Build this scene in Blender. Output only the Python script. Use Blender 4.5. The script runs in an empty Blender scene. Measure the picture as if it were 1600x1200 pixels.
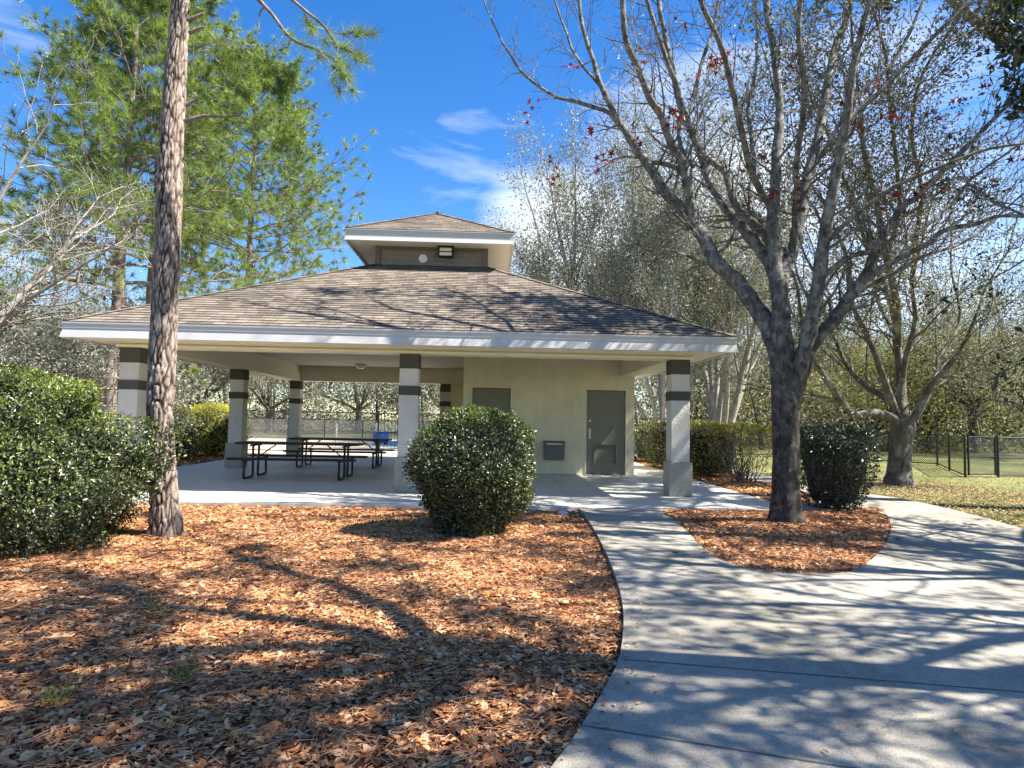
import bpy, math, random
import numpy as np
from mathutils import Vector, noise
from mathutils.geometry import tessellate_polygon
RNG = np.random.default_rng(7)
C = bpy.context.scene.collection
PI = math.pi
def R_(a): return math.radians(a)
def nrm(v):
    v = np.asarray(v, float)
    return v / (np.linalg.norm(v, axis=-1, keepdims=True) + 1e-12)

# ------------------------------------------------------------------ camera
F, CX, CY, CZ, YAW, PITCH, ROLL = 1014.35, 6.4617, -12.0316, 1.3333, .0353, .05585, .01906
def cam_axes():
    cy, sy = math.cos(YAW), math.sin(YAW)
    fw = np.array([sy, cy, 0]); rt = np.array([cy, -sy, 0]); up = np.array([0, 0, 1.])
    f2 = fw * math.cos(PITCH) + up * math.sin(PITCH); u2 = up * math.cos(PITCH) - fw * math.sin(PITCH)
    return rt * math.cos(ROLL) + u2 * math.sin(ROLL), u2 * math.cos(ROLL) - rt * math.sin(ROLL), f2
RT, UP, FW = cam_axes()
CAM = np.array([CX, CY, CZ])
def at(px, py, Y):
    """world point on the vertical plane Y seen at photograph pixel px, py"""
    d = FW + RT * (px - 800) / F - UP * (py - 600) / F
    return CAM + d * ((Y - CY) / d[1])
camd = bpy.data.cameras.new('camera'); camo = bpy.data.objects.new('camera', camd); C.objects.link(camo)
camd.sensor_width = 36; camd.lens = F / 1600 * 36; camd.clip_end = 2000; camd.clip_start = .05
from mathutils import Matrix
M4 = Matrix.Identity(4)
for i in range(3):
    M4[i][0] = RT[i]; M4[i][1] = UP[i]; M4[i][2] = -FW[i]; M4[i][3] = CAM[i]
camo.matrix_world = M4
sc = bpy.context.scene; sc.camera = camo

# ------------------------------------------------------------------ materials
def mat(name):
    m = bpy.data.materials.new(name); m.use_nodes = True
    nt = m.node_tree; nt.nodes.clear()
    out = nt.nodes.new('ShaderNodeOutputMaterial')
    return m, nt, out
def N(nt, t, ins=None, **kw):
    n = nt.nodes.new(t)
    for k, v in kw.items(): setattr(n, k, v)
    for k, v in (ins or {}).items():
        if isinstance(v, bpy.types.NodeSocket): nt.links.new(v, n.inputs[k])
        else: n.inputs[k].default_value = v
    return n
def col(c): return (c[0], c[1], c[2], 1)
def ramp(nt, fac, stops, interp='LINEAR'):
    n = nt.nodes.new('ShaderNodeValToRGB'); nt.links.new(fac, n.inputs[0])
    cr = n.color_ramp; cr.interpolation = interp
    while len(cr.elements) < len(stops): cr.elements.new(.5)
    for e, (p, c) in zip(cr.elements, stops): e.position = p; e.color = col(c)
    return n.outputs[0]
def objco(nt): return N(nt, 'ShaderNodeTexCoord').outputs['Object']
def noi(nt, vec, s, det=4, rough=.55, dist=0):
    return N(nt, 'ShaderNodeTexNoise', {'Vector': vec, 'Scale': s, 'Detail': det, 'Roughness': rough, 'Distortion': dist}).outputs[0]
def principled(nt, out, base, rough=.6, bump=None, bs=.2, bd=.01, spec=.4, metal=0):
    p = N(nt, 'ShaderNodeBsdfPrincipled', {'Roughness': rough, 'Specular IOR Level': spec, 'Metallic': metal})
    if isinstance(base, bpy.types.NodeSocket): nt.links.new(base, p.inputs['Base Color'])
    else: p.inputs['Base Color'].default_value = col(base)
    if bump is not None:
        b = N(nt, 'ShaderNodeBump', {'Height': bump, 'Strength': bs, 'Distance': bd}); nt.links.new(b.outputs[0], p.inputs['Normal'])
    nt.links.new(p.outputs[0], out.inputs[0]); return p
def mixc(nt, f, a, b, mode='MIX'):
    n = nt.nodes.new('ShaderNodeMix'); n.data_type = 'RGBA'; n.blend_type = mode
    for s, v in ((0, f), (6, a), (7, b)):
        if isinstance(v, bpy.types.NodeSocket): nt.links.new(v, n.inputs[s])
        elif s == 0: n.inputs[0].default_value = v
        else: n.inputs[s].default_value = col(v)
    return n.outputs[2]
def plain(name, c, rough=.6, var=.12, scale=3, spec=.4, bumps=60, bs=.15, metal=0):
    m, nt, out = mat(name); co = objco(nt)
    f = noi(nt, co, scale, 6)
    base = ramp(nt, f, [(.3, [x * (1 - var) for x in c]), (.7, [min(1, x * (1 + var)) for x in c])])
    principled(nt, out, base, rough, noi(nt, co, bumps, 3), bs, .004, spec, metal); return m
def stucco(name, c):
    m, nt, out = mat(name); co = objco(nt)
    f = noi(nt, co, 1.3, 7, .6)
    base = ramp(nt, f, [(.3, [x * .88 for x in c]), (.65, [x * 1.05 for x in c])])
    sk = ramp(nt, noi(nt, N(nt, 'ShaderNodeMapping', {'Vector': co, 'Scale': (3.5, 3.5, .35)}).outputs[0], 2, 6, .65), [(.36, (.80, .79, .76)), (.55, (1, 1, 1))])
    base = mixc(nt, .22, base, sk, 'MULTIPLY')
    g = N(nt, 'ShaderNodeMath', {0: noi(nt, co, 16, 3, .6, 1.2), 1: noi(nt, co, 90, 2)}, operation='ADD').outputs[0]
    principled(nt, out, base, .85, g, .8, .022, .2); return m
MT = {}
MT['cream'] = stucco('cream_stucco', (.84, .77, .53))
MT['pillar'] = stucco('pale_stucco', (.70, .66, .56))
MT['base'] = stucco('grey_stucco', (.42, .40, .32))
MT['band'] = stucco('dark_band_stucco', (.10, .095, .075))
MT['trimwhite'] = plain('white_trim_paint', (.53, .525, .51), .5, .06, 1.2)
MT['beam'] = plain('cream_beam_paint', (.78, .73, .54), .55, .05, 2)
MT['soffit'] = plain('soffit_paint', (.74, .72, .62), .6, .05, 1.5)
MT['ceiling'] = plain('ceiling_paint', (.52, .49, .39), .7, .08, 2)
MT['door'] = plain('olive_door_paint', (.19, .183, .135), .5, .08, 2)
MT['metal'] = plain('brushed_metal', (.6, .6, .58), .35, .1, 8, metal=.8)
MT['black'] = plain('black_coated_metal', (.012, .012, .014), .4, .2, 6)
MT['tabletop'] = plain('dark_brown_plank', (.035, .022, .018), .5, .3, 9)
MT['bin'] = plain('grey_painted_steel', (.14, .14, .12), .5, .1, 5)
MT['lampglass'] = plain('frosted_glass', (.75, .75, .7), .3, .03, 4)
MT['bluep'] = plain('blue_plastic', (.03, .13, .40), .35, .1, 5)
MT['whitep'] = plain('white_plastic', (.78, .78, .76), .4, .05, 5)
MT['stone'] = plain('pale_stone', (.62, .62, .62), .8, .15, 20)
MT['siding'] = plain('taupe_siding', (.22, .195, .18), .6, .08, 4)
MT['sidtrim'] = plain('taupe_trim', (.15, .13, .125), .6, .08, 4)

def m_concrete():
    m, nt, out = mat('concrete'); co = objco(nt)
    big = noi(nt, co, .55, 6, .6); fine = noi(nt, co, 130, 3, .7); mid = noi(nt, co, 9, 5, .65)
    b = ramp(nt, big, [(.3, (.28, .26, .21)), (.5, (.40, .37, .305)), (.7, (.49, .455, .38))])
    s = ramp(nt, fine, [(.35, (.5, .5, .5)), (.55, (1, 1, 1)), (.72, (1.3, 1.3, 1.28))])
    b = mixc(nt, .8, b, s, 'MULTIPLY')
    s2 = ramp(nt, mid, [(.32, (.8, .79, .76)), (.55, (1, 1, 1))])
    b = mixc(nt, .8, b, s2, 'MULTIPLY')
    v = N(nt, 'ShaderNodeTexVoronoi', {'Vector': N(nt, 'ShaderNodeMapping', {'Vector': N(nt, 'ShaderNodeVectorMath', {0: co, 1: N(nt, 'ShaderNodeTexNoise', {'Vector': co, 'Scale': 2.5, 'Detail': 5}).outputs['Color']}, operation='ADD').outputs[0], 'Scale': (.33, .33, .33)}).outputs[0], 'Scale': 1}, feature='DISTANCE_TO_EDGE').outputs['Distance']
    ck = ramp(nt, v, [(0, (.55, .53, .5)), (.0022, (.7, .7, .7)), (.004, (1, 1, 1))])
    b = mixc(nt, .55, b, ck, 'MULTIPLY')
    st_ = ramp(nt, noi(nt, co, 1.7, 7, .7, .6), [(.36, (.70, .68, .64)), (.5, (1, 1, 1))])
    b = mixc(nt, .7, b, st_, 'MULTIPLY')
    principled(nt, out, b, .9, fine, .6, .005, .2); return m
MT['concrete'] = m_concrete()
def m_slab():
    m, nt, out = mat('smooth_painted_concrete'); co = objco(nt)
    big = noi(nt, co, .8, 6, .6); mid = noi(nt, co, 14, 5, .65)
    b = ramp(nt, big, [(.3, (.58, .57, .51)), (.7, (.70, .685, .61))])
    s2 = ramp(nt, mid, [(.3, (.88, .88, .87)), (.55, (1, 1, 1))])
    b = mixc(nt, .7, b, s2, 'MULTIPLY')
    principled(nt, out, b, .45, mid, .12, .004, .4); return m
MT['slab'] = m_slab()
MT['joint'] = plain('joint_gap', (.12, .115, .10), .9)

def m_shingle():
    m, nt, out = mat('asphalt_shingle')
    uv = N(nt, 'ShaderNodeUVMap').outputs[0]; co = objco(nt)
    br = N(nt, 'ShaderNodeTexBrick', {'Vector': uv, 'Color1': col((.255, .22, .178)), 'Color2': col((.115, .098, .084)), 'Mortar': col((.05, .04, .035)),
           'Scale': 1, 'Mortar Size': .004, 'Bias': -.1, 'Brick Width': .23, 'Row Height': .145})
    br.offset = .37; br.offset_frequency = 3
    n2 = ramp(nt, noi(nt, co, 1.2, 5), [(.3, (.82, .8, .8)), (.7, (1.15, 1.12, 1.08))])
    n3 = ramp(nt, noi(nt, co, 180, 2), [(.3, (.7, .7, .7)), (.7, (1.25, 1.25, 1.25))])
    b = mixc(nt, 1, br.outputs[0], n2, 'MULTIPLY'); b = mixc(nt, .6, b, n3, 'MULTIPLY')
    principled(nt, out, b, .95, noi(nt, co, 150, 2), .5, .004, .12); return m
MT['shingle'] = m_shingle()

def m_chips(name, cols, rough=.75):
    m, nt, out = mat(name)
    rnd = N(nt, 'ShaderNodeNewGeometry').outputs['Random Per Island']
    k = len(cols)
    b = ramp(nt, rnd, [(i / k, c) for i, c in enumerate(cols)], 'CONSTANT')
    f = ramp(nt, noi(nt, objco(nt), 45, 4), [(.3, (.72, .7, .68)), (.7, (1.2, 1.18, 1.15))])
    b = mixc(nt, .8, b, f, 'MULTIPLY')
    big = ramp(nt, noi(nt, objco(nt), 1.1, 6, .65), [(.32, (.62, .58, .56)), (.5, (1, .98, .95)), (.7, (1.22, 1.16, 1.05))])
    b = mixc(nt, .8, b, big, 'MULTIPLY')
    principled(nt, out, b, rough, noi(nt, objco(nt), 90, 3), .4, .003, .25); return m
MT['chips'] = m_chips('bark_chips', [(.60, .285, .115), (.40, .165, .06), (.72, .44, .23), (.25, .09, .035), (.54, .235, .085), (.78, .54, .33), (.36, .145, .055), (.12, .045, .022), (.66, .34, .135), (.22, .09, .04)])
MT['needlefall'] = m_chips('fallen_needles', [(.68, .38, .2), (.55, .28, .14), (.76, .5, .3), (.42, .2, .11)])
MT['litter'] = m_chips('dry_leaf_litter', [(.38, .26, .15), (.28, .18, .1), (.45, .33, .2), (.22, .14, .08), (.5, .38, .24)])
def m_mulchbase():
    m, nt, out = mat('mulch_base'); co = objco(nt)
    v = N(nt, 'ShaderNodeTexVoronoi', {'Vector': co, 'Scale': 26, 'Randomness': 1})
    b = ramp(nt, v.outputs['Color'], [(.1, (.035, .016, .011)), (.5, (.10, .045, .028)), (.9, (.17, .08, .05))])
    principled(nt, out, b, .9, v.outputs['Distance'], .8, .02, .15); return m
MT['mulch'] = m_mulchbase()
def m_grassbase():
    m, nt, out = mat('dormant_lawn'); co = objco(nt)
    a = noi(nt, co, .16, 5, .6); b_ = noi(nt, co, 7, 6, .7)
    b = ramp(nt, a, [(.3, (.08, .10, .035)), (.5, (.17, .175, .07)), (.68, (.30, .265, .14))])
    s = ramp(nt, b_, [(.3, (.6, .62, .5)), (.6, (1.1, 1.1, 1.05))])
    principled(nt, out, mixc(nt, .8, b, s, 'MULTIPLY'), .95, b_, .8, .03, .1); return m
MT['lawn'] = m_grassbase()
MT['sand'] = plain('pale_sand', (.62, .53, .41), .95, .15, .6)
MT['court'] = plain('blue_court', (.07, .30, .45), .7, .08, 1)

def m_bark(name, stops, zs=.35, sc_=14, bs=.8, bd=.02, patch=None, dark_to=None, patch_s=5):
    m, nt, out = mat(name); co = objco(nt)
    mp = N(nt, 'ShaderNodeMapping', {'Vector': co, 'Scale': (1, 1, zs)}).outputs[0]
    f = noi(nt, mp, sc_, 7, .65, .4)
    b = ramp(nt, f, stops)
    if patch:
        pf = ramp(nt, noi(nt, co, patch_s, 6, .6), [(.52, (0, 0, 0)), (.62, (1, 1, 1))])
        b = mixc(nt, pf, b, patch)
    if dark_to:   # darker lower trunk: rough bark, with its shade put into the colour too
        z = N(nt, 'ShaderNodeSeparateXYZ', {0: co}).outputs[2]
        zz = N(nt, 'ShaderNodeMath', {0: z, 1: N(nt, 'ShaderNodeMath', {0: noi(nt, co, 3, 4), 1: 1.2}, operation='MULTIPLY').outputs[0]}, operation='ADD').outputs[0]
        zf = N(nt, 'ShaderNodeMapRange', {0: zz, 1: dark_to[0], 2: dark_to[1], 3: 0, 4: 1}).outputs[0]
        b = mixc(nt, zf, mixc(nt, 1, b, dark_to[2], 'MULTIPLY'), b)
    principled(nt, out, b, .9, f, bs, bd, .15); return m
MT['bark_gum'] = m_bark('sweetgum_bark', [(.32, (.04, .036, .032)), (.5, (.13, .123, .112)), (.66, (.24, .23, .21))], .5, 12, .9, .03, (.27, .265, .24), (1.8, 4.2, (.40, .37, .34)), 8)
MT['bark_grey'] = m_bark('grey_bark', [(.3, (.035, .03, .024)), (.5, (.11, .095, .078)), (.7, (.20, .18, .15))], .4, 9, .8, .03, (.24, .235, .19), None, 3)
MT['bark_dark'] = m_bark('dark_bark', [(.3, (.025, .02, .016)), (.6, (.08, .068, .056))], .4, 9, .6, .02)
MT['bark_pale'] = m_bark('pale_bark', [(.3, (.16, .14, .115)), (.6, (.34, .31, .27))], .4, 9, .4, .01)
MT['bark_farpine'] = m_bark('far_pine_bark', [(.3, (.07, .055, .048)), (.5, (.22, .175, .15)), (.7, (.33, .27, .24))], .3, 7, .9, .04)
def m_pinebark():
    m, nt, out = mat('plated_pine_bark'); co = objco(nt)
    at_ = N(nt, 'ShaderNodeAttribute', attribute_name='crack').outputs['Fac']
    mp = N(nt, 'ShaderNodeMapping', {'Vector': co, 'Scale': (1, 1, .45)}).outputs[0]
    f = noi(nt, mp, 22, 7, .65, .3)
    plate = ramp(nt, f, [(.3, (.10, .075, .062)), (.48, (.28, .22, .185)), (.70, (.46, .38, .33))])
    b = mixc(nt, at_, (.02, .014, .011), plate)
    principled(nt, out, b, .9, f, .7, .015, .15); return m
MT['bark_pine'] = m_pinebark()

def m_leaf(name, cols, trans=.35, rough=.45, spec=.5, sat=(1.5, 1.45, .7)):
    m, nt, out = mat(name)
    rnd = N(nt, 'ShaderNodeNewGeometry').outputs['Random Per Island']
    k = len(cols)
    b = ramp(nt, rnd, [(i / max(1, k - 1), c) for i, c in enumerate(cols)])
    f = ramp(nt, noi(nt, objco(nt), .8, 5, .6), [(.34, (.38, .40, .42)), (.5, (.9, .9, .88)), (.66, (1.5, 1.45, 1.3))])
    b = mixc(nt, .95, b, f, 'MULTIPLY')
    p = N(nt, 'ShaderNodeBsdfPrincipled', {'Base Color': b, 'Roughness': rough, 'Specular IOR Level': spec})
    t = N(nt, 'ShaderNodeBsdfTranslucent', {'Color': mixc(nt, 1, b, sat, 'MULTIPLY')})
    x = N(nt, 'ShaderNodeMixShader', {0: trans, 1: p.outputs[0], 2: t.outputs[0]})
    nt.links.new(x.outputs[0], out.inputs[0]); return m
MT['bushleaf'] = m_leaf('glossy_shrub_leaf', [(.010, .018, .007), (.03, .05, .015), (.014, .026, .009), (.10, .14, .04), (.26, .30, .12)], .22, .36, .8)  # pale stops paint sunlit glints, near-black ones shade, into the leaf colour
MT['bushtip'] = m_leaf('new_shrub_growth', [(.10, .14, .03), (.24, .29, .05), (.05, .08, .02)], .35, .4, .5)
MT['bushyellow'] = m_leaf('yellow_shrub_leaf', [(.36, .38, .04), (.45, .44, .06), (.25, .28, .04)], .4, .4, .4)
MT['bushdry'] = m_leaf('bronze_shrub_leaf', [(.16, .15, .06), (.24, .2, .09), (.09, .1, .04)], .3, .5, .3)
MT['bushdark'] = m_leaf('dark_shrub_leaf', [(.012, .02, .011), (.03, .04, .02), (.02, .028, .014)], .15, .32, .6)
MT['needle'] = m_leaf('pine_needle', [(.06, .11, .035), (.21, .30, .07), (.11, .18, .06), (.36, .42, .10)], .35, .4, .5)
MT['graygreen'] = m_leaf('grey_green_leaf', [(.15, .16, .12), (.30, .31, .24), (.21, .22, .17), (.48, .48, .40)], .25, .5, .4, (1.2, 1.2, 1.))
MT['olive'] = m_leaf('olive_leaf', [(.06, .065, .04), (.23, .225, .14), (.13, .13, .08), (.42, .40, .28)], .25, .6, .3, (1.3, 1.3, 1.))
MT['moss'] = m_leaf('mossy_oak_leaf', [(.12, .125, .09), (.34, .33, .25), (.08, .085, .06), (.5, .48, .38)], .25, .7, .2, (1.2, 1.2, 1.))
MT['forest'] = m_leaf('forest_leaf', [(.03, .034, .02), (.15, .155, .085), (.08, .08, .05), (.34, .32, .2)], .28, .6, .3, (1.3, 1.3, .9))
MT['yellowgreen'] = m_leaf('yellow_green_leaf', [(.18, .19, .05), (.28, .28, .08), (.12, .14, .05), (.36, .31, .13)], .45, .5, .3)
MT['red'] = m_leaf('red_gum_leaf', [(.09, .008, .008), (.22, .018, .014), (.05, .006, .007), (.28, .05, .015)], .18, .4, .4)
MT['darkleaf'] = m_leaf('dark_glossy_leaf', [(.012, .02, .01), (.03, .045, .015), (.02, .03, .012)], .12, .3, .5)
MT['drybit'] = m_leaf('tan_hanging_leaf', [(.3, .24, .13), (.4, .34, .2), (.2, .2, .1)], .3, .6, .2)
MT['grass'] = m_leaf('grass_blade', [(.15, .18, .055), (.28, .27, .11), (.08, .12, .03), (.38, .34, .18)], .3, .6, .2)
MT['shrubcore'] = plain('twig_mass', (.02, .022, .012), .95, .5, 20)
def m_chain():
    m, nt, out = mat('chain_link_mesh')
    uv = N(nt, 'ShaderNodeUVMap').outputs[0]
    s = N(nt, 'ShaderNodeSeparateXYZ', {0: uv})
    def wire(op):
        a = N(nt, 'ShaderNodeMath', {0: s.outputs[0], 1: s.outputs[1]}, operation=op).outputs[0]
        b = N(nt, 'ShaderNodeMath', {0: a, 1: .04}, operation='PINGPONG').outputs[0]
        return N(nt, 'ShaderNodeMath', {0: b, 1: .009}, operation='LESS_THAN').outputs[0]
    w = N(nt, 'ShaderNodeMath', {0: wire('ADD'), 1: wire('SUBTRACT')}, operation='MAXIMUM').outputs[0]
    p = N(nt, 'ShaderNodeBsdfPrincipled', {'Base Color': col((.035, .037, .04)), 'Roughness': .4})
    t = N(nt, 'ShaderNodeBsdfTransparent')
    x = N(nt, 'ShaderNodeMixShader', {0: w, 1: t.outputs[0], 2: p.outputs[0]})
    nt.links.new(x.outputs[0], out.inputs[0]); return m
MT['chain'] = m_chain()
def m_chain2():
    m = m_chain(); m.name = 'galvanised_mesh'
    for n in m.node_tree.nodes:
        if n.type == 'BSDF_PRINCIPLED': n.inputs['Base Color'].default_value = col((.42, .43, .43))
        if n.type == 'MATH' and n.operation == 'LESS_THAN': n.inputs[1].default_value = .012
    return m
MT['chaingrey'] = m_chain2()

# ------------------------------------------------------------------ mesh building
class MB:
    def __init__(s): s.v = []; s.f = {3: [], 4: []}; s.m = {3: [], 4: []}; s.n = 0; s.uv = {3: [], 4: []}; s.hasuv = False
    def add(s, V, Fs, mi=0, uv=None):
        V = np.asarray(V, float).reshape(-1, 3); Fs = np.asarray(Fs, int); k = Fs.shape[1]
        s.v.append(V); s.f[k].append(Fs + s.n); s.m[k].append(np.full(len(Fs), mi)); s.n += len(V)
        if uv is not None: s.hasuv = True; s.uv[k].append(np.asarray(uv, float).reshape(-1, 2))
        else: s.uv[k].append(np.zeros((len(Fs) * k, 2)))
        return s
    def box(s, x0, x1, y0, y1, z0, z1, mi=0):
        V = [(x, y, z) for z in (z0, z1) for y in (y0, y1) for x in (x0, x1)]
        return s.add(V, [(0, 2, 3, 1), (4, 5, 7, 6), (0, 1, 5, 4), (2, 6, 7, 3), (0, 4, 6, 2), (1, 3, 7, 5)], mi)
    def bbox(s, x0, x1, y0, y1, z0, z1, b=.01, mi=0):
        """box with chamfered vertical edges and top/bottom edges"""
        P = []
        def ring(z, i):
            a, c = x0 + i, x1 - i; d, e = y0 + i, y1 - i; k = b
            return [(a + k, d, z), (c - k, d, z), (c, d + k, z), (c, e - k, z), (c - k, e, z), (a + k, e, z), (a, e - k, z), (a, d + k, z)]
        for z, i in ((z0, b), (z0 + b, 0), (z1 - b, 0), (z1, b)): P += ring(z, i)
        Fs = []
        for r in range(3):
            for k in range(8): Fs.append((r * 8 + k, r * 8 + (k + 1) % 8, r * 8 + 8 + (k + 1) % 8, r * 8 + 8 + k))
        s.add(P, Fs, mi)
        cap = lambda o, rev: [(o, o + 1, o + 2, o + 3), (o, o + 3, o + 4, o + 7), (o + 4, o + 5, o + 6, o + 7)]
        s.f[4][-1] = np.vstack([s.f[4][-1], np.array(cap(24, 0)) + s.n - 32, np.array(cap(0, 1))[:, ::-1] + s.n - 32])
        s.m[4][-1] = np.full(len(s.f[4][-1]), mi); s.uv[4][-1] = np.zeros((len(s.f[4][-1]) * 4, 2))
        return s
    def tube(s, P, r, k=6, mi=0, cap=False):
        P = np.asarray(P, float); n = len(P); r = np.broadcast_to(np.asarray(r, float), (n,))
        T = np.gradient(P, axis=0); T = nrm(T); md = nrm(P[-1] - P[0])
        ref = np.eye(3)[np.argmin(np.abs(md))]
        U = nrm(np.cross(T, ref)); W = np.cross(T, U)
        a = np.arange(k) * 2 * PI / k
        V = P[:, None] + r[:, None, None] * (U[:, None] * np.cos(a)[None, :, None] + W[:, None] * np.sin(a)[None, :, None])
        i = np.arange(n - 1)[:, None] * k; j = np.arange(k)[None]
        j2 = (j + 1) % k
        Fs = np.stack([i + j, i + k + j, i + k + j2, i + j2], -1).reshape(-1, 4)[:, ::-1]
        s.add(V.reshape(-1, 3), Fs, mi)
        if cap:
            for e, o in ((0, 0), (n - 1, (n - 1) * k)):
                ring = V[e]; V2 = np.vstack([ring, P[e]]); q = np.arange(k)
                fs = np.stack([q, (q + 1) % k, np.full(k, k)], -1)
                s.add(V2, fs if e else fs[:, ::-1], mi)
        return s
    def leaves(s, P, U, Nn, L, W, mi=0, fold=.15):
        P = np.asarray(P); n = len(P)
        if not n: return s
        U = nrm(U); V = nrm(np.cross(Nn, U)); Nn = np.cross(U, V)
        L = np.broadcast_to(L, (n,))[:, None]; W = np.broadcast_to(W, (n,))[:, None]
        f = fold * W * Nn
        Q = np.stack([P, P + U * L * .45 + V * W / 2 + f, P + U * L, P + U * L * .45 - V * W / 2 + f], 1)
        idx = np.arange(n)[:, None] * 4 + np.arange(4)[None]
        return s.add(Q.reshape(-1, 3), idx, mi)
    def tris(s, P, D, L, W, mi=0):
        """thin blades"""
        P = np.asarray(P); n = len(P); D = nrm(D)
        S = nrm(np.cross(D, RNG.normal(size=(n, 3)))); L = np.broadcast_to(L, (n,))[:, None]
        Q = np.stack([P - S * W / 2, P + S * W / 2, P + D * L], 1)
        return s.add(Q.reshape(-1, 3), np.arange(n * 3).reshape(-1, 3), mi)
    def build(s, name, mats, parent=None, smooth=False, attr=None):
        V = np.vstack(s.v); me = bpy.data.meshes.new(name)
        a3 = np.vstack(s.f[3]) if s.f[3] else np.zeros((0, 3), int); a4 = np.vstack(s.f[4]) if s.f[4] else np.zeros((0, 4), int)
        loops = np.concatenate([a3.ravel(), a4.ravel()]); tot = np.concatenate([np.full(len(a3), 3), np.full(len(a4), 4)])
        st = np.concatenate([[0], np.cumsum(tot)[:-1]])
        me.vertices.add(len(V)); me.vertices.foreach_set('co', V.ravel().astype(np.float32))
        me.loops.add(len(loops)); me.loops.foreach_set('vertex_index', loops.astype(np.int32))
        me.polygons.add(len(tot)); me.polygons.foreach_set('loop_start', st.astype(np.int32)); me.polygons.foreach_set('loop_total', tot.astype(np.int32))
        mi = np.concatenate([np.concatenate(s.m[3]) if s.m[3] else [], np.concatenate(s.m[4]) if s.m[4] else []]).astype(np.int32)
        me.polygons.foreach_set('material_index', mi)
        me.polygons.foreach_set('use_smooth', np.full(len(tot), smooth))
        if s.hasuv:
            uv = np.vstack((s.uv[3] or [np.zeros((0, 2))]) + (s.uv[4] or [np.zeros((0, 2))]))
            l = me.uv_layers.new(name='UVMap'); l.data.foreach_set('uv', uv.ravel().astype(np.float32))
        if attr is not None:
            a = me.attributes.new('crack', 'FLOAT', 'POINT'); a.data.foreach_set('value', attr.astype(np.float32))
        me.update(calc_edges=True); me.validate()
        for q in (mats if isinstance(mats, (list, tuple)) else [mats]): me.materials.append(MT[q] if isinstance(q, str) else q)
        o = bpy.data.objects.new(name, me); C.objects.link(o)
        if parent is not None: o.parent = parent; o.matrix_parent_inverse = Matrix.Translation(-Vector(parent.location)) if parent.location.length else Matrix.Identity(4)
        return o
def tag(o, label=None, cat=None, group=None, kind=None):
    for k, v in (('label', label), ('category', cat), ('group', group), ('kind', kind)):
        if v: o[k] = v
    return o
def empty(name, loc, label, cat, group=None):
    o = bpy.data.objects.new(name, None); o.location = loc; o.empty_display_size = .2; C.objects.link(o)
    return tag(o, label, cat, group)
def copy_thing(root, loc, rotz, scale, label, group=None):
    r = root.copy(); C.objects.link(r); r.location = loc; r.rotation_euler = (0, 0, rotz); r.scale = scale
    r['label'] = label
    if group: r['group'] = group
    for ch in list(root.children):
        c = ch.copy(); C.objects.link(c); c.parent = r
        for g in ch.children:
            d = g.copy(); C.objects.link(d); d.parent = c
    return r
def smooth_path(P, per=4):
    P = np.asarray(P, float); n = len(P); Q = np.vstack([2 * P[0] - P[1], P, 2 * P[-1] - P[-2]]); out = []
    for i in range(n - 1):
        a, b, c, d = Q[i:i + 4]
        for t in np.linspace(0, 1, per, endpoint=False):
            out.append(.5 * (2 * b + (c - a) * t + (2 * a - 5 * b + 4 * c - d) * t * t + (3 * b - a - 3 * c + d) * t ** 3))
    out.append(P[-1]); return np.array(out)
def polysheet(name, outer, holes, z, thick, material, parent=None):
    loops = [outer] + holes; m = MB(); fl = [p for l in loops for p in l]
    tr = tessellate_polygon([[Vector((x, y, 0)) for x, y in l] for l in loops])
    V = [(x, y, z) for x, y in fl]
    T = []
    for a, b, c in tr:
        A, B, Cc = fl[a], fl[b], fl[c]
        T.append((a, b, c) if (B[0] - A[0]) * (Cc[1] - A[1]) - (B[1] - A[1]) * (Cc[0] - A[0]) > 0 else (a, c, b))
    m.add(V, T)
    for l in loops:
        k = len(l); i = np.arange(k)
        VV = [(x, y, z) for x, y in l] + [(x, y, z - thick) for x, y in l]
        m.add(VV, np.stack([i, i + k, (i + 1) % k + k, (i + 1) % k], -1))
    return m.build(name, material, parent)
def inpoly(P, poly):
    x, y = P[:, 0], P[:, 1]; r = np.zeros(len(P), bool); n = len(poly)
    for i in range(n):
        (x1, y1), (x2, y2) = poly[i], poly[(i + 1) % n]
        c = ((y1 > y) != (y2 > y)) & (x < (x2 - x1) * (y - y1) / (y2 - y1 + 1e-12) + x1); r ^= c
    return r

# ------------------------------------------------------------------ ground, paths, beds
g = MB(); g.add([(-500, -500, -.10), (500, -500, -.10), (500, 600, -.10), (-500, 600, -.10)], [(0, 1, 2, 3)])
tag(g.build('ground', 'lawn'), kind='structure')
SLAB = [(-1.37, -1.93), (7.9, -1.87), (9.17, -1.80), (11.42, -1.62), (11.42, 10.6), (-1.37, 10.6)]
curve = smooth_path([(x, y, 0) for x, y in [(7.9, -1.875), (7.86, -3.0), (7.8, -4.05), (7.68, -5.55), (7.57, -6.57), (7.46, -7.31), (7.34, -7.87), (7.22, -8.32), (7.07, -8.71), (6.93, -9.03), (6.81, -9.29), (6.6, -9.7), (6.2, -10.5), (5.6, -11.8), (5.0, -14), (4.8, -17)]], 4)[:, :2].tolist()
far = smooth_path([(x, y, 0) for x, y in [(14.5, -17), (13.2, -12), (12.8, -8), (13.2, -5.2), (13.75, -3.4), (14.1, -2.0), (14.28, -.7), (14.3, .24), (13.99, 1.4), (13.9, 4), (14.1, 8), (14.2, 14)]], 3)[:, :2].tolist()
hedge_edge = [(13.2, 14), (13.1, 8), (12.95, 4), (13.0, 1.5), (12.8, .1), (12.3, -.7), (11.8, -.95), (11.43, -.9), (11.425, -1.625)]
PATH = curve + far + hedge_edge + [(9.17, -1.805), ]
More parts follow.
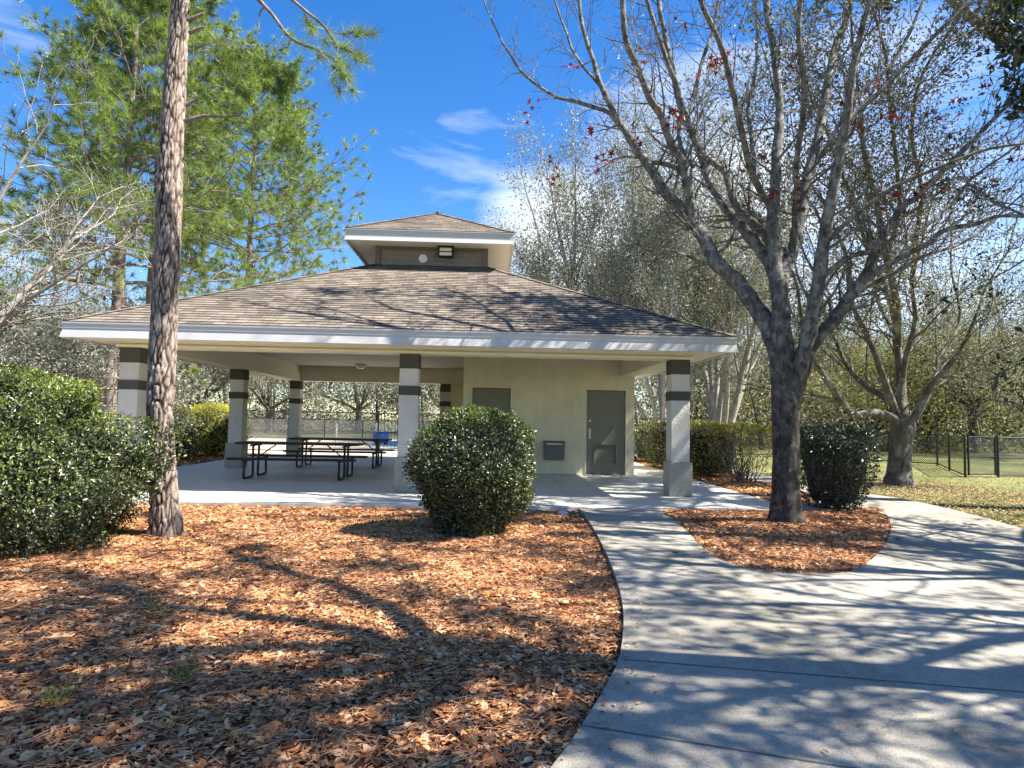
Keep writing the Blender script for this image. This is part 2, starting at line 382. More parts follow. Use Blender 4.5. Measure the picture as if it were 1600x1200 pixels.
BED = smooth_path([(x, y, 0) for x, y in [(9.2, -1.95), (9.1, -2.5), (9.06, -3.19), (8.93, -4.2), (8.8, -5.1), (8.79, -5.5), (8.88, -5.88), (9.05, -6.06), (9.38, -6.14), (9.77, -6.08), (10.1, -5.8), (10.46, -5.39), (11.18, -4.46), (12.02, -3.22), (12.55, -2.27), (12.88, -1.6), (12.9, -1.35), (12.6, -1.35), (11.6, -1.75), (10.4, -1.85)]], 3)[:, :2].tolist()
sl = polysheet('slab', SLAB, [], 0, .3, 'slab'); tag(sl, kind='structure')
wk = polysheet('walkway', PATH, [BED], -.006, .3, 'concrete'); tag(wk, kind='structure')
jm = MB()
def joint(pts, w=.010, z=-.0035):
    for (x0, y0), (x1, y1) in zip(pts[:-1], pts[1:]):
        d = nrm(np.array([x1 - x0, y1 - y0])); n_ = np.array([-d[1], d[0]]) * w / 2
        jm.add([(x0 - n_[0], y0 - n_[1], z), (x1 - n_[0], y1 - n_[1], z), (x1 + n_[0], y1 + n_[1], z), (x0 + n_[0], y0 + n_[1], z)], [(0, 1, 2, 3)])
joint([(7.8, -4.3), (8.93, -4.34)]); joint([(9.76, -6.1), (10.6, -7.3), (11.6, -8.6), (12.85, -9.9)])
joint([(7.24, -8.3), (9.2, -8.72), (11.2, -9.5), (13, -10.4)], .012); joint([(8.82, -5.75), (7.62, -6.1)], .01)
joint([(7.9, -1.9), (9.17, -1.82)], .012); joint([(6.9, -9.1), (8.2, -9.55), (9.4, -10.6)], .012)
joint([(12.02, -3.25), (13.72, -3.6)]); joint([(12.9, -.9), (14.28, -.5)]); joint([(12.98, 1.6), (14, 1.7)])
tag(jm.build('walkway_joint', 'joint'), kind='structure')
jm = MB(); joint([(7.9, -1.9), (8.0, 4.3)], .008, .0025); joint([(3.3, -1.92), (3.3, 10.5)], .006, .0025); joint([(10.4, 4.3), (11.4, 4.35)], .008, .0025); joint([(10.4, 1.2), (11.4, 1.2)], .008, .0025)
tag(jm.build('slab_joint', 'joint'), kind='structure')

def hn(x, y, s=1., o=0): return noise.noise(Vector((x * s + o, y * s, 3.1)))
def relief(poly, step, z, amp, name, material, mound=None):
    xs = [p[0] for p in poly]; ys = [p[1] for p in poly]
    X = np.arange(min(xs), max(xs) + step, step); Y = np.arange(min(ys), max(ys) + step, step)
    GX, GY = np.meshgrid(X, Y); P = np.stack([GX.ravel(), GY.ravel()], 1)
    Z = np.array([z + amp * hn(a, b, 1.3) + amp * .5 * hn(a, b, 5) for a, b in P])
    if mound is not None: Z += mound(P)
    ins = inpoly(P, poly).reshape(GX.shape); nx = len(X); Fs = []
    j, i = np.where(ins[:-1, :-1] | ins[1:, :-1] | ins[:-1, 1:] | ins[1:, 1:])
    q = j * nx + i; Fs = np.stack([q, q + 1, q + nx + 1, q + nx], -1)
    m = MB(); m.add(np.column_stack([P, Z]), Fs); o = m.build(name, material, smooth=True)
    tag(o, kind='structure'); return o
LEFTBED = [(-7, -17), (4.8, -17)] + [(x - .02, y) for x, y in curve[::-1]] + [(7.88, -1.9), (-1.4, -1.95), (-1.45, -1.0), (-1.45, 12), (-4.4, 12), (-9, 6), (-9, -10)]
HEDGEBED = [(11.47, -.85), (11.8, -.9), (12.25, -.65), (12.75, .15), (12.95, 1.5), (12.9, 4), (13.05, 8), (13.15, 14), (11.47, 14)]
relief(LEFTBED, .12, -.062, .018, 'mulch_bed', 'mulch')
relief(BED, .08, -.03, .012, 'mulch_island', 'mulch', lambda P: .05 * np.exp(-((P[:, 0] - 10.54) ** 2 + (P[:, 1] + 3.2) ** 2) / .8))
relief(HEDGEBED, .12, -.03, .012, 'hedge_mulch_bed', 'mulch')

def scatter(poly, n, rng=RNG):
    xs = [p[0] for p in poly]; ys = [p[1] for p in poly]
    P = np.column_stack([rng.uniform(min(xs), max(xs), n), rng.uniform(min(ys), max(ys), n)])
    return P[inpoly(P, poly)]
def chip_field(poly, z, name, dens, needles=True, sizes=(.02, .052), mound=None, kinds=('chips', 'needlefall')):
    xs = [p[0] for p in poly]; ys = [p[1] for p in poly]; area = (max(xs) - min(xs)) * (max(ys) - min(ys))
    P = scatter(poly, int(area * dens))
    d = np.hypot(P[:, 0] - CX, P[:, 1] - CY)
    ang = np.degrees(np.arctan2(P[:, 0] - CX, P[:, 1] - CY))
    keep = (RNG.random(len(P)) < np.clip(6.0 / d, .22, 1) ** 1.2) & (ang > -46) & (ang < 48) & (P[:, 1] > -10.9)
    P = P[keep]; d = d[keep]; n = len(P)
    if not n: return
    zz = np.array([.018 * hn(a, b, 1.3) + .009 * hn(a, b, 5) for a, b in P]) + z
    if mound is not None: zz += mound(P)
    far_s = np.clip(d / 8, 1, 1.9)
    L = RNG.uniform(*sizes, n) * RNG.choice([1, 1.1, 1.5], n, p=[.6, .28, .12]) * far_s; W = L * RNG.uniform(.35, .75, n)
    a = RNG.uniform(0, 2 * PI, n); tilt = RNG.normal(0, .28, n)
    U = np.stack([np.cos(a) * np.cos(tilt), np.sin(a) * np.cos(tilt), np.sin(tilt)], 1)
    Nn = nrm(np.stack([RNG.normal(0, .3, n), RNG.normal(0, .3, n), np.ones(n)], 1))
    V = nrm(np.cross(Nn, U)); Nn = np.cross(U, V)
    c = np.column_stack([P, zz + RNG.uniform(.004, .024, n)])
    # irregular six-cornered flake, slightly curled
    t = np.arange(6) * PI / 3; m = MB()
    ru = np.cos(t)[None] * L[:, None] * .5 * RNG.uniform(.75, 1.2, (n, 6)); rv = np.sin(t)[None] * W[:, None] * .55 * RNG.uniform(.7, 1.25, (n, 6))
    Q = c[:, None] + U[:, None] * ru[..., None] + V[:, None] * rv[..., None] + Nn[:, None] * (np.abs(np.sin(t))[None, :, None] * (W * RNG.uniform(-.2, .35, n))[:, None, None])
    i = np.arange(n)[:, None] * 6
    m.add(Q.reshape(-1, 3), np.concatenate([i + np.array([0, 1, 2, 3])[None], i + np.array([0, 3, 4, 5])[None]]), 0)
    if needles:
        k = int(n * .7); s_ = RNG.integers(0, n, k); a = RNG.uniform(0, 2 * PI, k)
        m.tris(c[s_] + RNG.normal(0, .02, (k, 3)) * [1, 1, .1] + [0, 0, .012], np.stack([np.cos(a), np.sin(a), RNG.normal(0, .12, k)], 1), RNG.uniform(.06, .15, k), .0035, 1)
    tag(m.build(name, list(kinds)), kind='stuff')
chip_field(LEFTBED, -.062, 'bark_mulch', 2300)
chip_field(BED, -.03, 'island_bark_mulch', 2600, mound=lambda P: .05 * np.exp(-((P[:, 0] - 10.54) ** 2 + (P[:, 1] + 3.2) ** 2) / .8))
chip_field(HEDGEBED, -.03, 'hedge_bark_mulch', 2200)
rngs = np.random.default_rng(21); cv = np.array(curve)[:46]; bd = np.array(BED); Ps = np.vstack([cv[rngs.integers(0, len(cv), 260)] + np.column_stack([np.abs(rngs.normal(0, .10, 260)) + .02, rngs.normal(0, .3, 260)]), bd[rngs.integers(0, len(bd) - 9, 160)] + rngs.normal(0, .10, (160, 2))])
Ps = Ps[inpoly(Ps, PATH) & ~inpoly(Ps, BED)]; n = len(Ps); a = rngs.uniform(0, 2 * PI, n); m = MB()
m.leaves(np.column_stack([Ps, np.full(n, .001)]), np.stack([np.cos(a), np.sin(a), np.full(n, .08)], 1), rngs.normal(0, .15, (n, 3)) + [0, 0, 1], rngs.uniform(.012, .04, n), rngs.uniform(.008, .02, n))
tag(m.build('stray_bark_chips', 'chips'), kind='stuff')
Ps = scatter(PATH, 900, rngs); Ps = Ps[~inpoly(Ps, BED)]; n = len(Ps); a = rngs.uniform(0, 2 * PI, n); m = MB()
m.leaves(np.column_stack([Ps, np.full(n, .001)]), np.stack([np.cos(a), np.sin(a), rngs.normal(.1, .1, n)], 1), rngs.normal(0, .3, (n, 3)) + [0, 0, 1], rngs.uniform(.015, .045, n), rngs.uniform(.008, .022, n))
tag(m.build('walk_leaf_litter', 'litter'), kind='stuff')
# open field, sand and court beyond the pavilion
polysheet('sandy_field', [(-14, 10.9), (14.9, 10.9), (15.5, 31), (-18, 31)], [], -.085, .03, 'sand')['kind'] = 'structure'
polysheet('rear_path', [(-6, 11.6), (11.4, 11.6), (11.4, 13.2), (-6, 13.2)], [], -.07, .03, 'concrete')['kind'] = 'structure'
polysheet('blue_court', [(.2, 21.5), (16, 19.5), (17, 29), (.8, 29)], [], -.075, .02, 'court')['kind'] = 'structure'

# grass and dry leaves right of the walk
GR = [(14.35, .3), (14.3, -1), (14.0, -2.9), (17, 0), (30, 6.5), (30, 20), (14.6, 20), (14.3, 8), (14.05, 3)]
def grass(poly, n, name, h=(.03, .07)):
    P = scatter(poly, n); d = np.hypot(P[:, 0] - CX, P[:, 1] - CY)
    P = P[RNG.random(len(P)) < np.clip(16 / d, .1, 1) ** 2]; n = len(P)
    D = np.column_stack([RNG.normal(0, .5, n), RNG.normal(0, .5, n), np.ones(n)])
    m = MB(); m.tris(np.column_stack([P, np.full(n, -.10)]), D, RNG.uniform(*h, n), .012); tag(m.build(name, 'grass'), kind='stuff')
grass(GR, 90000, 'lawn_grass')
LIT = [(14.35, .3), (14.3, -1), (13.9, -3.2), (15.2, -2.2), (17, -.3), (18.3, 2), (18.6, 5), (17, 6.5), (14.9, 7), (14.1, 4)]
P = scatter(LIT, 20000); n = len(P); a = RNG.uniform(0, 2 * PI, n)
m = MB(); m.leaves(np.column_stack([P, RNG.uniform(-.095, -.06, n)]), np.stack([np.cos(a), np.sin(a), RNG.normal(0, .25, n)], 1), RNG.normal(0, .35, (n, 3)) + [0, 0, 1], RNG.uniform(.025, .06, n), RNG.uniform(.018, .038, n))
tag(m.build('leaf_litter', 'litter'), kind='stuff')

# ------------------------------------------------------------------ pavilion
pav = empty('picnic_pavilion', (0, 0, 0), 'cream stucco park pavilion with shingled hip roof, cupola and restroom block', 'pavilion')
HS, HB, ZP, ZB = .172, .215, 2.512, .627
def pillar(x, y):
    m = MB(); m.bbox(x - HS, x + HS, y - HS, y + HS, ZB - .01, ZP, .008)
    p = m.build('pillar', 'pillar', pav)
    MB().bbox(x - HB, x + HB, y - HB, y + HB, .002, ZB, .015).build('pillar_base', 'base' if y < 2 else 'base', p)
    q = .006
    MB().bbox(x - HS - q, x + HS + q, y - HS - q, y + HS + q, 2.24, ZP - .002, .004).build('pillar_band', 'band', p)
    MB().bbox(x - HS - q - .006, x + HS + q + .006, y - HS - q - .006, y + HS + q + .006, 1.755, 1.925, .004).build('pillar_band', 'band', p)
for x, y in ((0, 0), (5, 0), (10, 0), (0, 5), (0, 10), (5, 10)): pillar(x, y)
# beams: front, left, back, right
ZS = 2.625; ZC = 3.03
def beam(x0, x1, y0, y1):
    m = MB(); m.box(x0, x1, y0, y1, ZP + .002, ZC); return m.build('beam', 'beam', pav)
b = beam(-.19, 10.19, -.19, .19)
MB().box(-.225, 10.225, -.228, -.192, 2.516, 2.562).build('beam_moulding', 'beam', b)
MB().box(-.235, 10.235, -.25, -.192, 2.585, ZS).build('beam_moulding', 'beam', b)
beam(-.19, .19, .193, 9.807); beam(-.19, 5.8, 9.81, 10.19); beam(9.81, 10.19, .193, 4.46)
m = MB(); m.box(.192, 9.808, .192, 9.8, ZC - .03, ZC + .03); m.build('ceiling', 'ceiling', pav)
# eave: soffit ring, fascia, roof
O = .80; E0, E1 = -O, 10 + O
def ring(m, a, b, z0, z1, c0, c1, d=0):
    """square ring between outer a..b and inner c0..c1"""
    m.box(a, b, a, c0, z0, z1); m.box(a, b, c1, b, z0, z1); m.box(a, c0, c0 + d, c1 - d, z0, z1); m.box(c1, b, c0 + d, c1 - d, z0, z1)
m = MB(); ring(m, E0 + .02, E1 - .02, ZS, ZS + .02, -.192, 10.192); m.build('soffit', 'soffit', pav)
def battered(m, a, b, z0, z1, zt, out):  # lower face leans outward, a shape added to catch the grazing sun
    sq = lambda o, z: [(a - o, a - o, z), (b + o, a - o, z), (b + o, b + o, z), (a - o, b + o, z)]
    V = sq(0, zt) + sq(0, z1) + sq(out, z0) + sq(-.02, z0) + sq(-.02, zt); k = np.arange(4); k2 = (k + 1) % 4
    for r_ in range(4): m.add(V, np.stack([r_ * 4 + k, r_ * 4 + 4 + k, r_ * 4 + 4 + k2, r_ * 4 + k2], -1))
m = MB(); battered(m, E0, E1, 2.60, 2.745, 2.835, .032); m.build('fascia', 'trimwhite', pav)
m = MB(); ring(m, E0 - .009, E1 + .009, 2.762, 2.833, E0 - .001, E1 + .001); m.build('fascia_flashing', 'trimwhite', pav)
m = MB(); ring(m, E0 - .018, E1 + .018, 2.835, 2.868, E0 + .02, E1 - .02); m.build('drip_edge', 'trimwhite', pav)
def hip_roof(cx, cy, half, z0, top_half, z1, name, parent, exposure=.145):
    m = MB(); run = half - top_half; rise = z1 - z0; sl_ = math.hypot(run, rise); n = max(2, int(sl_ / exposure))
    nz, nr = run / sl_, rise / sl_
    for side in range(4):
        ca, sa = math.cos(side * PI / 2), math.sin(side * PI / 2)
        def W(u, d, z): # u along eave, d outwards distance from the centre
            x, y = u, -d
            return (cx + x * ca - y * sa, cy + x * sa + y * ca, z)
        for k in range(n):
            t0, t1 = k / n, min(1, (k + 1) / n)
            d0, d1 = half - run * t0, half - run * t1; za, zb = z0 + rise * t0, z0 + rise * t1
            st = .012
            segs = max(2, int(2 * d0 / .23)); seam = np.linspace(-1, 1, 2)
            a0 = (d0 + st * nr); V = [W(-d0, a0, za + st * nz), W(d0, a0, za + st * nz), W(d1, d1, zb + .001), W(-d1, d1, zb + .001), W(-d0, d0 - .001, za), W(d0, d0 - .001, za)]
            v0, v1 = k * exposure + .001, (k + 1) * exposure - .001; off = side * 31.7
            m.add(V[:4], [(0, 1, 2, 3)], 0, [(-d0 + off, v0), (d0 + off, v0), (d1 + off, v1), (-d1 + off, v1)])
            m.add([V[4], V[5], V[1], V[0]], [(0, 1, 2, 3)], 0, [(-d0 + off, v0), (d0 + off, v0), (d0 + off, v0), (-d0 + off, v0)])
    r = m.build(name, 'shingle', parent)
    m = MB()
    for sx, sy in ((-1, -1), (1, -1), (1, 1), (-1, 1)):   # hip caps, one overlapping shingle after another
        m = MB()
        L = math.sqrt(2 * run * run + rise * rise); k = int(L / .2)
        for i in range(k):
            t0, t1 = i / k, (i + 1.15) / k
            A = np.array([cx + sx * (half - run * t0), cy + sy * (half - run * t0), z0 + rise * t0 + .034]); B = np.array([cx + sx * (half - run * t1), cy + sy * (half - run * t1), z0 + rise * t1 + .022])
            wx = np.array([-sx * .11, 0, -.0]); wy = np.array([0, -sy * .11, -.0])
            m.add([A + wx, A, B, B + wx], [(0, 1, 2, 3)], 0, [(i * .23, .02), (i * .23 + .1, .02), (i * .23 + .1, .12), (i * .23, .12)])
            m.add([A, A + wy, B + wy, B], [(0, 1, 2, 3)], 0, [(i * .23 + .1, .02), (i * .23, .02), (i * .23, .12), (i * .23 + .1, .12)])
        m.build('hip_cap', 'shingle', r)
    return r
CW, CO = 1.31, 1.96
hip_roof(5, 5, 5.815, 2.868, CW - .02, 5.075, 'roof', pav)
# cupola
m = MB()
for side in range(4):
    ca, sa = math.cos(side * PI / 2), math.sin(side * PI / 2)
    W = lambda u, d, z: (5 + u * ca + d * sa, 5 + u * sa - d * ca, z)
    z = 4.95; k = 0
    while z < 5.5:   # lapped boards
        z2 = min(z + .115, 5.52)
        m.add([W(-CW, CW + .012, z), W(CW, CW + .012, z), W(CW, CW, z2), W(-CW, CW, z2)], [(0, 1, 2, 3)])
        m.add([W(-CW, CW - .001, z), W(CW, CW - .001, z), W(CW, CW + .012, z), W(-CW, CW + .012, z)], [(0, 1, 2, 3)]); z = z2
cw = m.build('cupola_wall', 'siding', pav)
for sx in (-1, 1):
    for sy in (-1, 1): MB().box(5 + sx * CW - .06, 5 + sx * CW + .06, 5 + sy * CW - .06, 5 + sy * CW + .06, 4.95, 5.505).build('corner_trim', 'sidtrim', cw)
m = MB()
m.box(5 - CW + .06, 5 + CW - .06, 5 - CW - .04, 5 - CW + .02, 5.44, 5.505)
m.build('head_trim', 'sidtrim', cw)
def ringc(m, h, i, z0, z1): m.box(5 - h, 5 + h, 5 - h, 5 - i, z0, z1); m.box(5 - h, 5 + h, 5 + i, 5 + h, z0, z1); m.box(5 - h, 5 - i, 5 - i, 5 + i, z0, z1); m.box(5 + i, 5 + h, 5 - i, 5 + i, z0, z1)
m = MB(); m.box(5 - CO + .02, 5 + CO - .02, 5 - CO + .02, 5 + CO - .02, 5.508, 5.53); m.build('cupola_soffit', 'soffit', pav)
m = MB(); battered(m, 5 - CO, 5 + CO, 5.467, 5.56, 5.715, .024); m.build('cupola_fascia', 'trimwhite', pav)
m = MB(); ringc(m, CO + .020, CO - .02, 5.715, 5.742); m.build('cupola_drip_edge', 'trimwhite', pav)
hip_roof(5, 5, CO + .018, 5.742, .01, 6.77, 'cupola_roof', pav)
m = MB(); a = np.arange(24) * 2 * PI / 24; c0 = at(661, 404, 5 - CW - .05)
m.tube([c0 + [0, .05, 0], c0 + [0, .0, 0], c0 + [0, -.004, 0]], [.105, .105, .09], 24, cap=True); m.build('round_vent', 'whitep', cw)
# restroom block
YW = 4.467; XL = 5.81; XR = 10.19
D1, D2, D3, D4, ZD = 6.04, 7.02, 8.963, 9.965, 2.146
def wallf(m, xs, z1):
    for a, b, zl in xs: m.box(a, b, YW, YW + .2, zl, z1)
m = MB(); wallf(m, [(XL, D1 - .0, .002), (D1, D2, ZD), (D2, D3, .002), (D3, D4, ZD), (D4, XR, .002)], ZC - .032)
m.box(XL, XL + .2, YW + .2, 9.8, .002, ZC - .032); m.box(XR - .2, XR, YW + .2, 10.19, .002, ZC - .002)
wl = m.build('restroom_wall', 'cream', pav)
MB().box(5.175, 5.808, 9.85, 10.0, .002, ZP).build('rear_wall', 'cream', pav)
MB().box(5.81, 10.0, 10.0, 10.19, .002, ZC).build('rear_wall', 'cream', pav)
def door(x0, x1, right):
    m = MB(); m.bbox(x0 + .012, x1 - .012, YW + .035, YW + .08, .012, ZD - .012, .004); d = m.build('door', 'door', pav)
    m = MB(); m.box(x0 - .028, x0 - .001, YW - .012, YW + .05, .004, ZD + .028); m.box(x1 + .001, x1 + .028, YW - .012, YW + .05, .004, ZD + .028); m.box(x0 - .001, x1 + .001, YW - .012, YW + .05, ZD + .002, ZD + .028)
    m.build('door_frame', 'beam' if right else 'beam', d)
    if right:
        # louvre
        a, b, z0, z1 = x0 + .2, x1 - .2, .23, .80
        f = YW + .032
        m = MB(); m.box(a, b, f - .035, f, z1 - .04, z1); m.box(a, b, f - .035, f, z0, z0 + .04); m.box(a, a + .04, f - .035, f, z0 + .04, z1 - .04); m.box(b - .04, b, f - .035, f, z0 + .04, z1 - .04)
        z = z0 + .05
        while z < z1 - .06:
            m.add([(a + .04, f - .018, z), (b - .04, f - .018, z), (b - .04, f - .001, z + .03), (a + .04, f - .001, z + .03)], [(0, 1, 2, 3)]); z += .044
        m.build('louvre', 'door', d)
        hx = x0 + .09; m = MB(); P = smooth_path([(hx, f, 1.12), (hx, f - .06, 1.11), (hx, f - .06, .95), (hx, f, .94)], 5); m.tube(P, .01, 8); m.box(hx - .028, hx + .028, f - .004, f + .002, .9, 1.16); m.build('door_handle', 'metal', d)
        m = MB(); m.tube([(hx, f, 1.36), (hx, f - .02, 1.36), (hx, f - .022, 1.36)], [.03, .03, .022], 14, cap=True); m.build('deadbolt', 'metal', d)
        for z in (.25, 1.07, 1.9): MB().tube([(x1 - .008, f - .004, z - .05), (x1 - .008, f - .004, z + .05)], .008, 8, cap=True).build('hinge', 'metal', d)
    return d
door(D1, D2, 0); door(D3, D4, 1)
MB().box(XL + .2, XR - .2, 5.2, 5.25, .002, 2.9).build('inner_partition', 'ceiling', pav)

# wall-hung bin
x0, x1 = 7.87, 8.39
bx = empty('trash_bin', (8.13, YW, .4), 'grey metal trash bin hung on the cream wall left of the louvred door', 'bin')
m = MB(); V = [(x0 + .01, YW - .004, .36), (x1 - .01, YW - .004, .36), (x1 - .01, YW - .2, .36), (x0 + .01, YW - .2, .36), (x0, YW - .004, .78), (x1, YW - .004, .78), (x1, YW - .24, .74), (x0, YW - .24, .74)]
m.add(V, [(0, 1, 2, 3), (3, 2, 6, 7), (0, 3, 7, 4), (2, 1, 5, 6), (1, 0, 4, 5)]); m.build('bin_body', 'bin', bx)
m = MB(); V = [(x0 - .012, YW - .004, .80), (x1 + .012, YW - .004, .80), (x1 + .012, YW - .26, .745), (x0 - .012, YW - .26, .745)]
V2 = [(a, b, c + .035) for a, b, c in V]; m.add(V + V2, [(0, 3, 2, 1), (4, 5, 6, 7), (3, 7, 6, 2), (0, 4, 7, 3), (1, 2, 6, 5), (0, 1, 5, 4)]); m.build('bin_lid', 'bin', bx)
m = MB(); m.box(x0 + .07, x1 - .07, YW - .268, YW - .262, .752, .773); m.build('bin_latch', 'metal', bx)

# ceiling lamp, flood light
cl = empty('ceiling_lamp', (2.43, 8.4, 2.99), 'small white dome lamp under the pavilion ceiling', 'lamp')
m = MB(); t = np.linspace(0, PI / 2, 7); m.tube([(2.43, 8.4, 2.975 - .13 * math.sin(q)) for q in t], [.17 * math.cos(q) + .003 for q in t], 20); m.build('lamp_dome', 'lampglass', cl, True)
m = MB(); m.tube([(2.43, 8.4, 2.999), (2.43, 8.4, 2.972)], .19, 20, cap=True); m.build('lamp_rim', 'metal', cl)
yf = 5 - CW - .02
f0 = at(697, 396, yf)
fl = empty('flood_light', tuple(f0), 'black twin lens flood light on the cupola wall', 'flood light')
X, Z = f0[0], f0[2]
m = MB(); m.bbox(X - .185, X + .185, yf - .17, yf - .04, Z - .125, Z + .125, .012); m.box(X - .06, X + .06, yf - .045, yf + .01, Z - .05, Z + .05); m.box(X - .2, X + .2, yf - .22, yf - .165, Z + .11, Z + .135)
m.build('lamp_housing', 'black', fl)
for s in (-1, 1):
    MB().bbox(X - .145, X + .145, yf - .182, yf - .171, Z + s * .053 - .04, Z + s * .053 + .04, .003).build('lens', 'whitep', fl)
m = MB(); m.tube(smooth_path([(X - .17, yf - .05, Z - .05), (X - .26, yf + .0, Z - .02), (X - .27, yf + .0, Z - .14), (X - .2, yf + .0, Z - .22)], 4), .008, 6); m.build('cable', 'black', fl)

# ------------------------------------------------------------------ picnic tables
def picnic_table(cx, cy, label):
    L = 2.62; r = empty('picnic_table', (cx, cy, 0), label, 'picnic table', 'picnic tables under the pavilion')
    def planks(name, y0, y1, z, n):
        m = MB(); w = (y1 - y0) / n
        for i in range(n): m.bbox(cx - L / 2, cx + L / 2, cy + y0 + i * w + .004, cy + y0 + (i + 1) * w - .004, z - .045, z, .008)
        m.build(name, 'tabletop', r)
    planks('tabletop', -.37, .37, .76, 4); planks('seat', -.80, -.54, .45, 2); planks('seat', .54, .80, .45, 2)
    for sx in (-.98, .98):
        for s in (-1, 1):
            x = cx + sx; P = [(x, cy + s * .64, .405), (x, cy + s * .66, .30), (x, cy + s * .68, .09), (x, cy + s * .64, .026), (x, cy + s * .52, .022), (x, cy + s * .30, .022), (x, cy + s * .19, .03), (x, cy + s * .155, .10), (x, cy + s * .17, .4), (x, cy + s * .18, .715)]
            m = MB(); m.tube(smooth_path(P, 4), .026, 8); lg = m.build('leg', 'black', r, True)
        m = MB(); m.tube([(x, cy - .36, .69), (x, cy + .36, .69)], .02, 6); m.tube([(x, cy - .75, .385), (x, cy + .75, .385)], .02, 6); m.build('crossbar', 'black', r)
        m = MB(); m.tube([(x, cy, .39), (x - math.copysign(.42, sx), cy, .70)], .014, 6); m.build('brace', 'black', r)
picnic_table(2.38, 2.42, 'dark brown picnic table with looped legs nearest the front of the pavilion')
picnic_table(2.50, 5.75, 'dark brown picnic table with looped legs standing farther back under the roof')

# ------------------------------------------------------------------ fences
def fence(pts, h, name, label, mesh_m='chain', post_r=.036, spacing=3., z0=-.1, mid=False, rails=True):
    pts = [np.array(p, float) for p in pts]
    r = empty(name, (pts[0][0], pts[0][1], z0), label, 'fence')
    for A, B in zip(pts[:-1], pts[1:]):
        L = np.linalg.norm(B - A); k = max(1, round(L / spacing))
        for i in range(k + (1 if B is pts[-1] else 0)):
            p = A + (B - A) * i / k; m = MB(); m.tube([(p[0], p[1], z0), (p[0], p[1], z0 + h + .04), (p[0], p[1], z0 + h + .07)], [post_r, post_r, post_r * .3], 8, cap=True); m.build('post', 'black', r)
        for z in ([h] if rails else []) + ([h * .5] if mid else []) + [.06]:
            m = MB(); m.tube([(A[0], A[1], z0 + z), (B[0], B[1], z0 + z)], post_r * .62, 6); m.build('rail', 'black', r)
        m = MB(); m.add([(A[0], A[1], z0 + .04), (B[0], B[1], z0 + .04), (B[0], B[1], z0 + h), (A[0], A[1], z0 + h)], [(0, 1, 2, 3)], 0, [(0, 0), (L, 0), (L, h), (0, h)]); m.build('chain_mesh', mesh_m, r)
    return r
fence([(-9, 14.6), (-1.2, 14.3), (2.1, 14)], 1.62, 'chain_link_fence', 'black chain link fence seen between the pavilion pillars behind the tables', spacing=2.6)
fence([(3.7, 14), (14.6, 14.2)], 1.62, 'chain_link_fence', 'black chain link fence behind the pavilion and restroom, right of the picket panel', spacing=2.6)
r = empty('picket_gate', (2.1, 14, -.1), 'black picket gate between the two chain link fence runs behind the tables', 'gate')
m = MB()
for i in range(11): m.tube([(2.2 + i * .14, 14, -.02), (2.2 + i * .14, 14, 1.5)], .011, 5)
m.build('pickets', 'black', r)['kind'] = 'stuff'
for z in (.04, .75, 1.5): MB().box(2.13, 3.67, 13.985, 14.015, z - .02, z + .02).build('rail', 'black', r)
fence([(-16, 30), (-6, 29), (-1, 27), (3.5, 24.5), (14, 24)], 1.25, 'grey_mesh_fence', 'low galvanised mesh fence far beyond the black fence', 'chaingrey', .03, 3)
FR = [(20.6, 6.8), (24.0, 12.8), (20.0, 17.5), (15.4, 20)]
fence(FR, 1.2, 'chain_link_fence', 'black chain link fence running back from the gate along the dark woods', spacing=3)
fence([(21.78, 7.02), (25.5, 7.7), (34, 9.4)], 1.2, 'chain_link_fence', 'black chain link fence with middle rail at the right edge beyond the gate', spacing=3, mid=True)
gt = empty('fence_gate', (20.75, 6.82, -.1), 'black metal gate with middle rail near the thick-trunked tree', 'gate')
for x, y in ((20.72, 6.82), (21.68, 6.99)): MB().tube([(x, y, -.04), (x, y, 1.12)], .032, 8, cap=True).build('gate_post', 'black', gt)
for z in (0.0, .52, 1.1): MB().tube([(20.72, 6.82, z), (21.68, 6.99, z)], .022, 8).build('rail', 'black', gt)
m = MB(); m.add([(20.72, 6.822, 0), (21.68, 6.992, 0), (21.68, 6.992, 1.1), (20.72, 6.822, 1.1)], [(0, 1, 2, 3)], 0, [(0, 0), (1, 0), (1, 1.1), (0, 1.1)]); m.build('chain_mesh', 'chain', gt)

# distant bits beyond the fence
def at0(px, py):
    d = FW + RT * (px - 800) / F - UP * (py - 600) / F; return CAM + d * ((-.1 - CZ) / d[2])
p = at(596, 671, 22.5); bl = empty('play_barrel', (p[0], p[1], -.1), 'bright blue play barrel on the field behind the fence', 'barrel')
m = MB(); m.tube([(p[0] - .4, p[1], .3), (p[0] - .36, p[1], .3), (p[0] + .36, p[1], .3), (p[0] + .4, p[1], .3)], [.25, .3, .3, .25], 18, cap=True); m.build('barrel_body', 'bluep', bl, False)
for s in (-.25, .25): MB().box(p[0] + s - .04, p[0] + s + .04, p[1] - .3, p[1] + .3, -.1, .06).build('leg', 'black', bl)
for px, lab in ((588, 'thin white post beside the blue barrel'), (526, 'thin white post left of the blue barrel, behind the farther table')):
    p = at(px, 668, 23.5); o = MB().tube([(p[0], p[1], -.1), (p[0], p[1], 1.0), (p[0], p[1], 1.02)], [.05, .05, .02], 10, cap=True).build('marker_post', 'whitep'); tag(o, lab, 'post', 'white marker posts on the field')
p = at0(880, 811); m = MB()
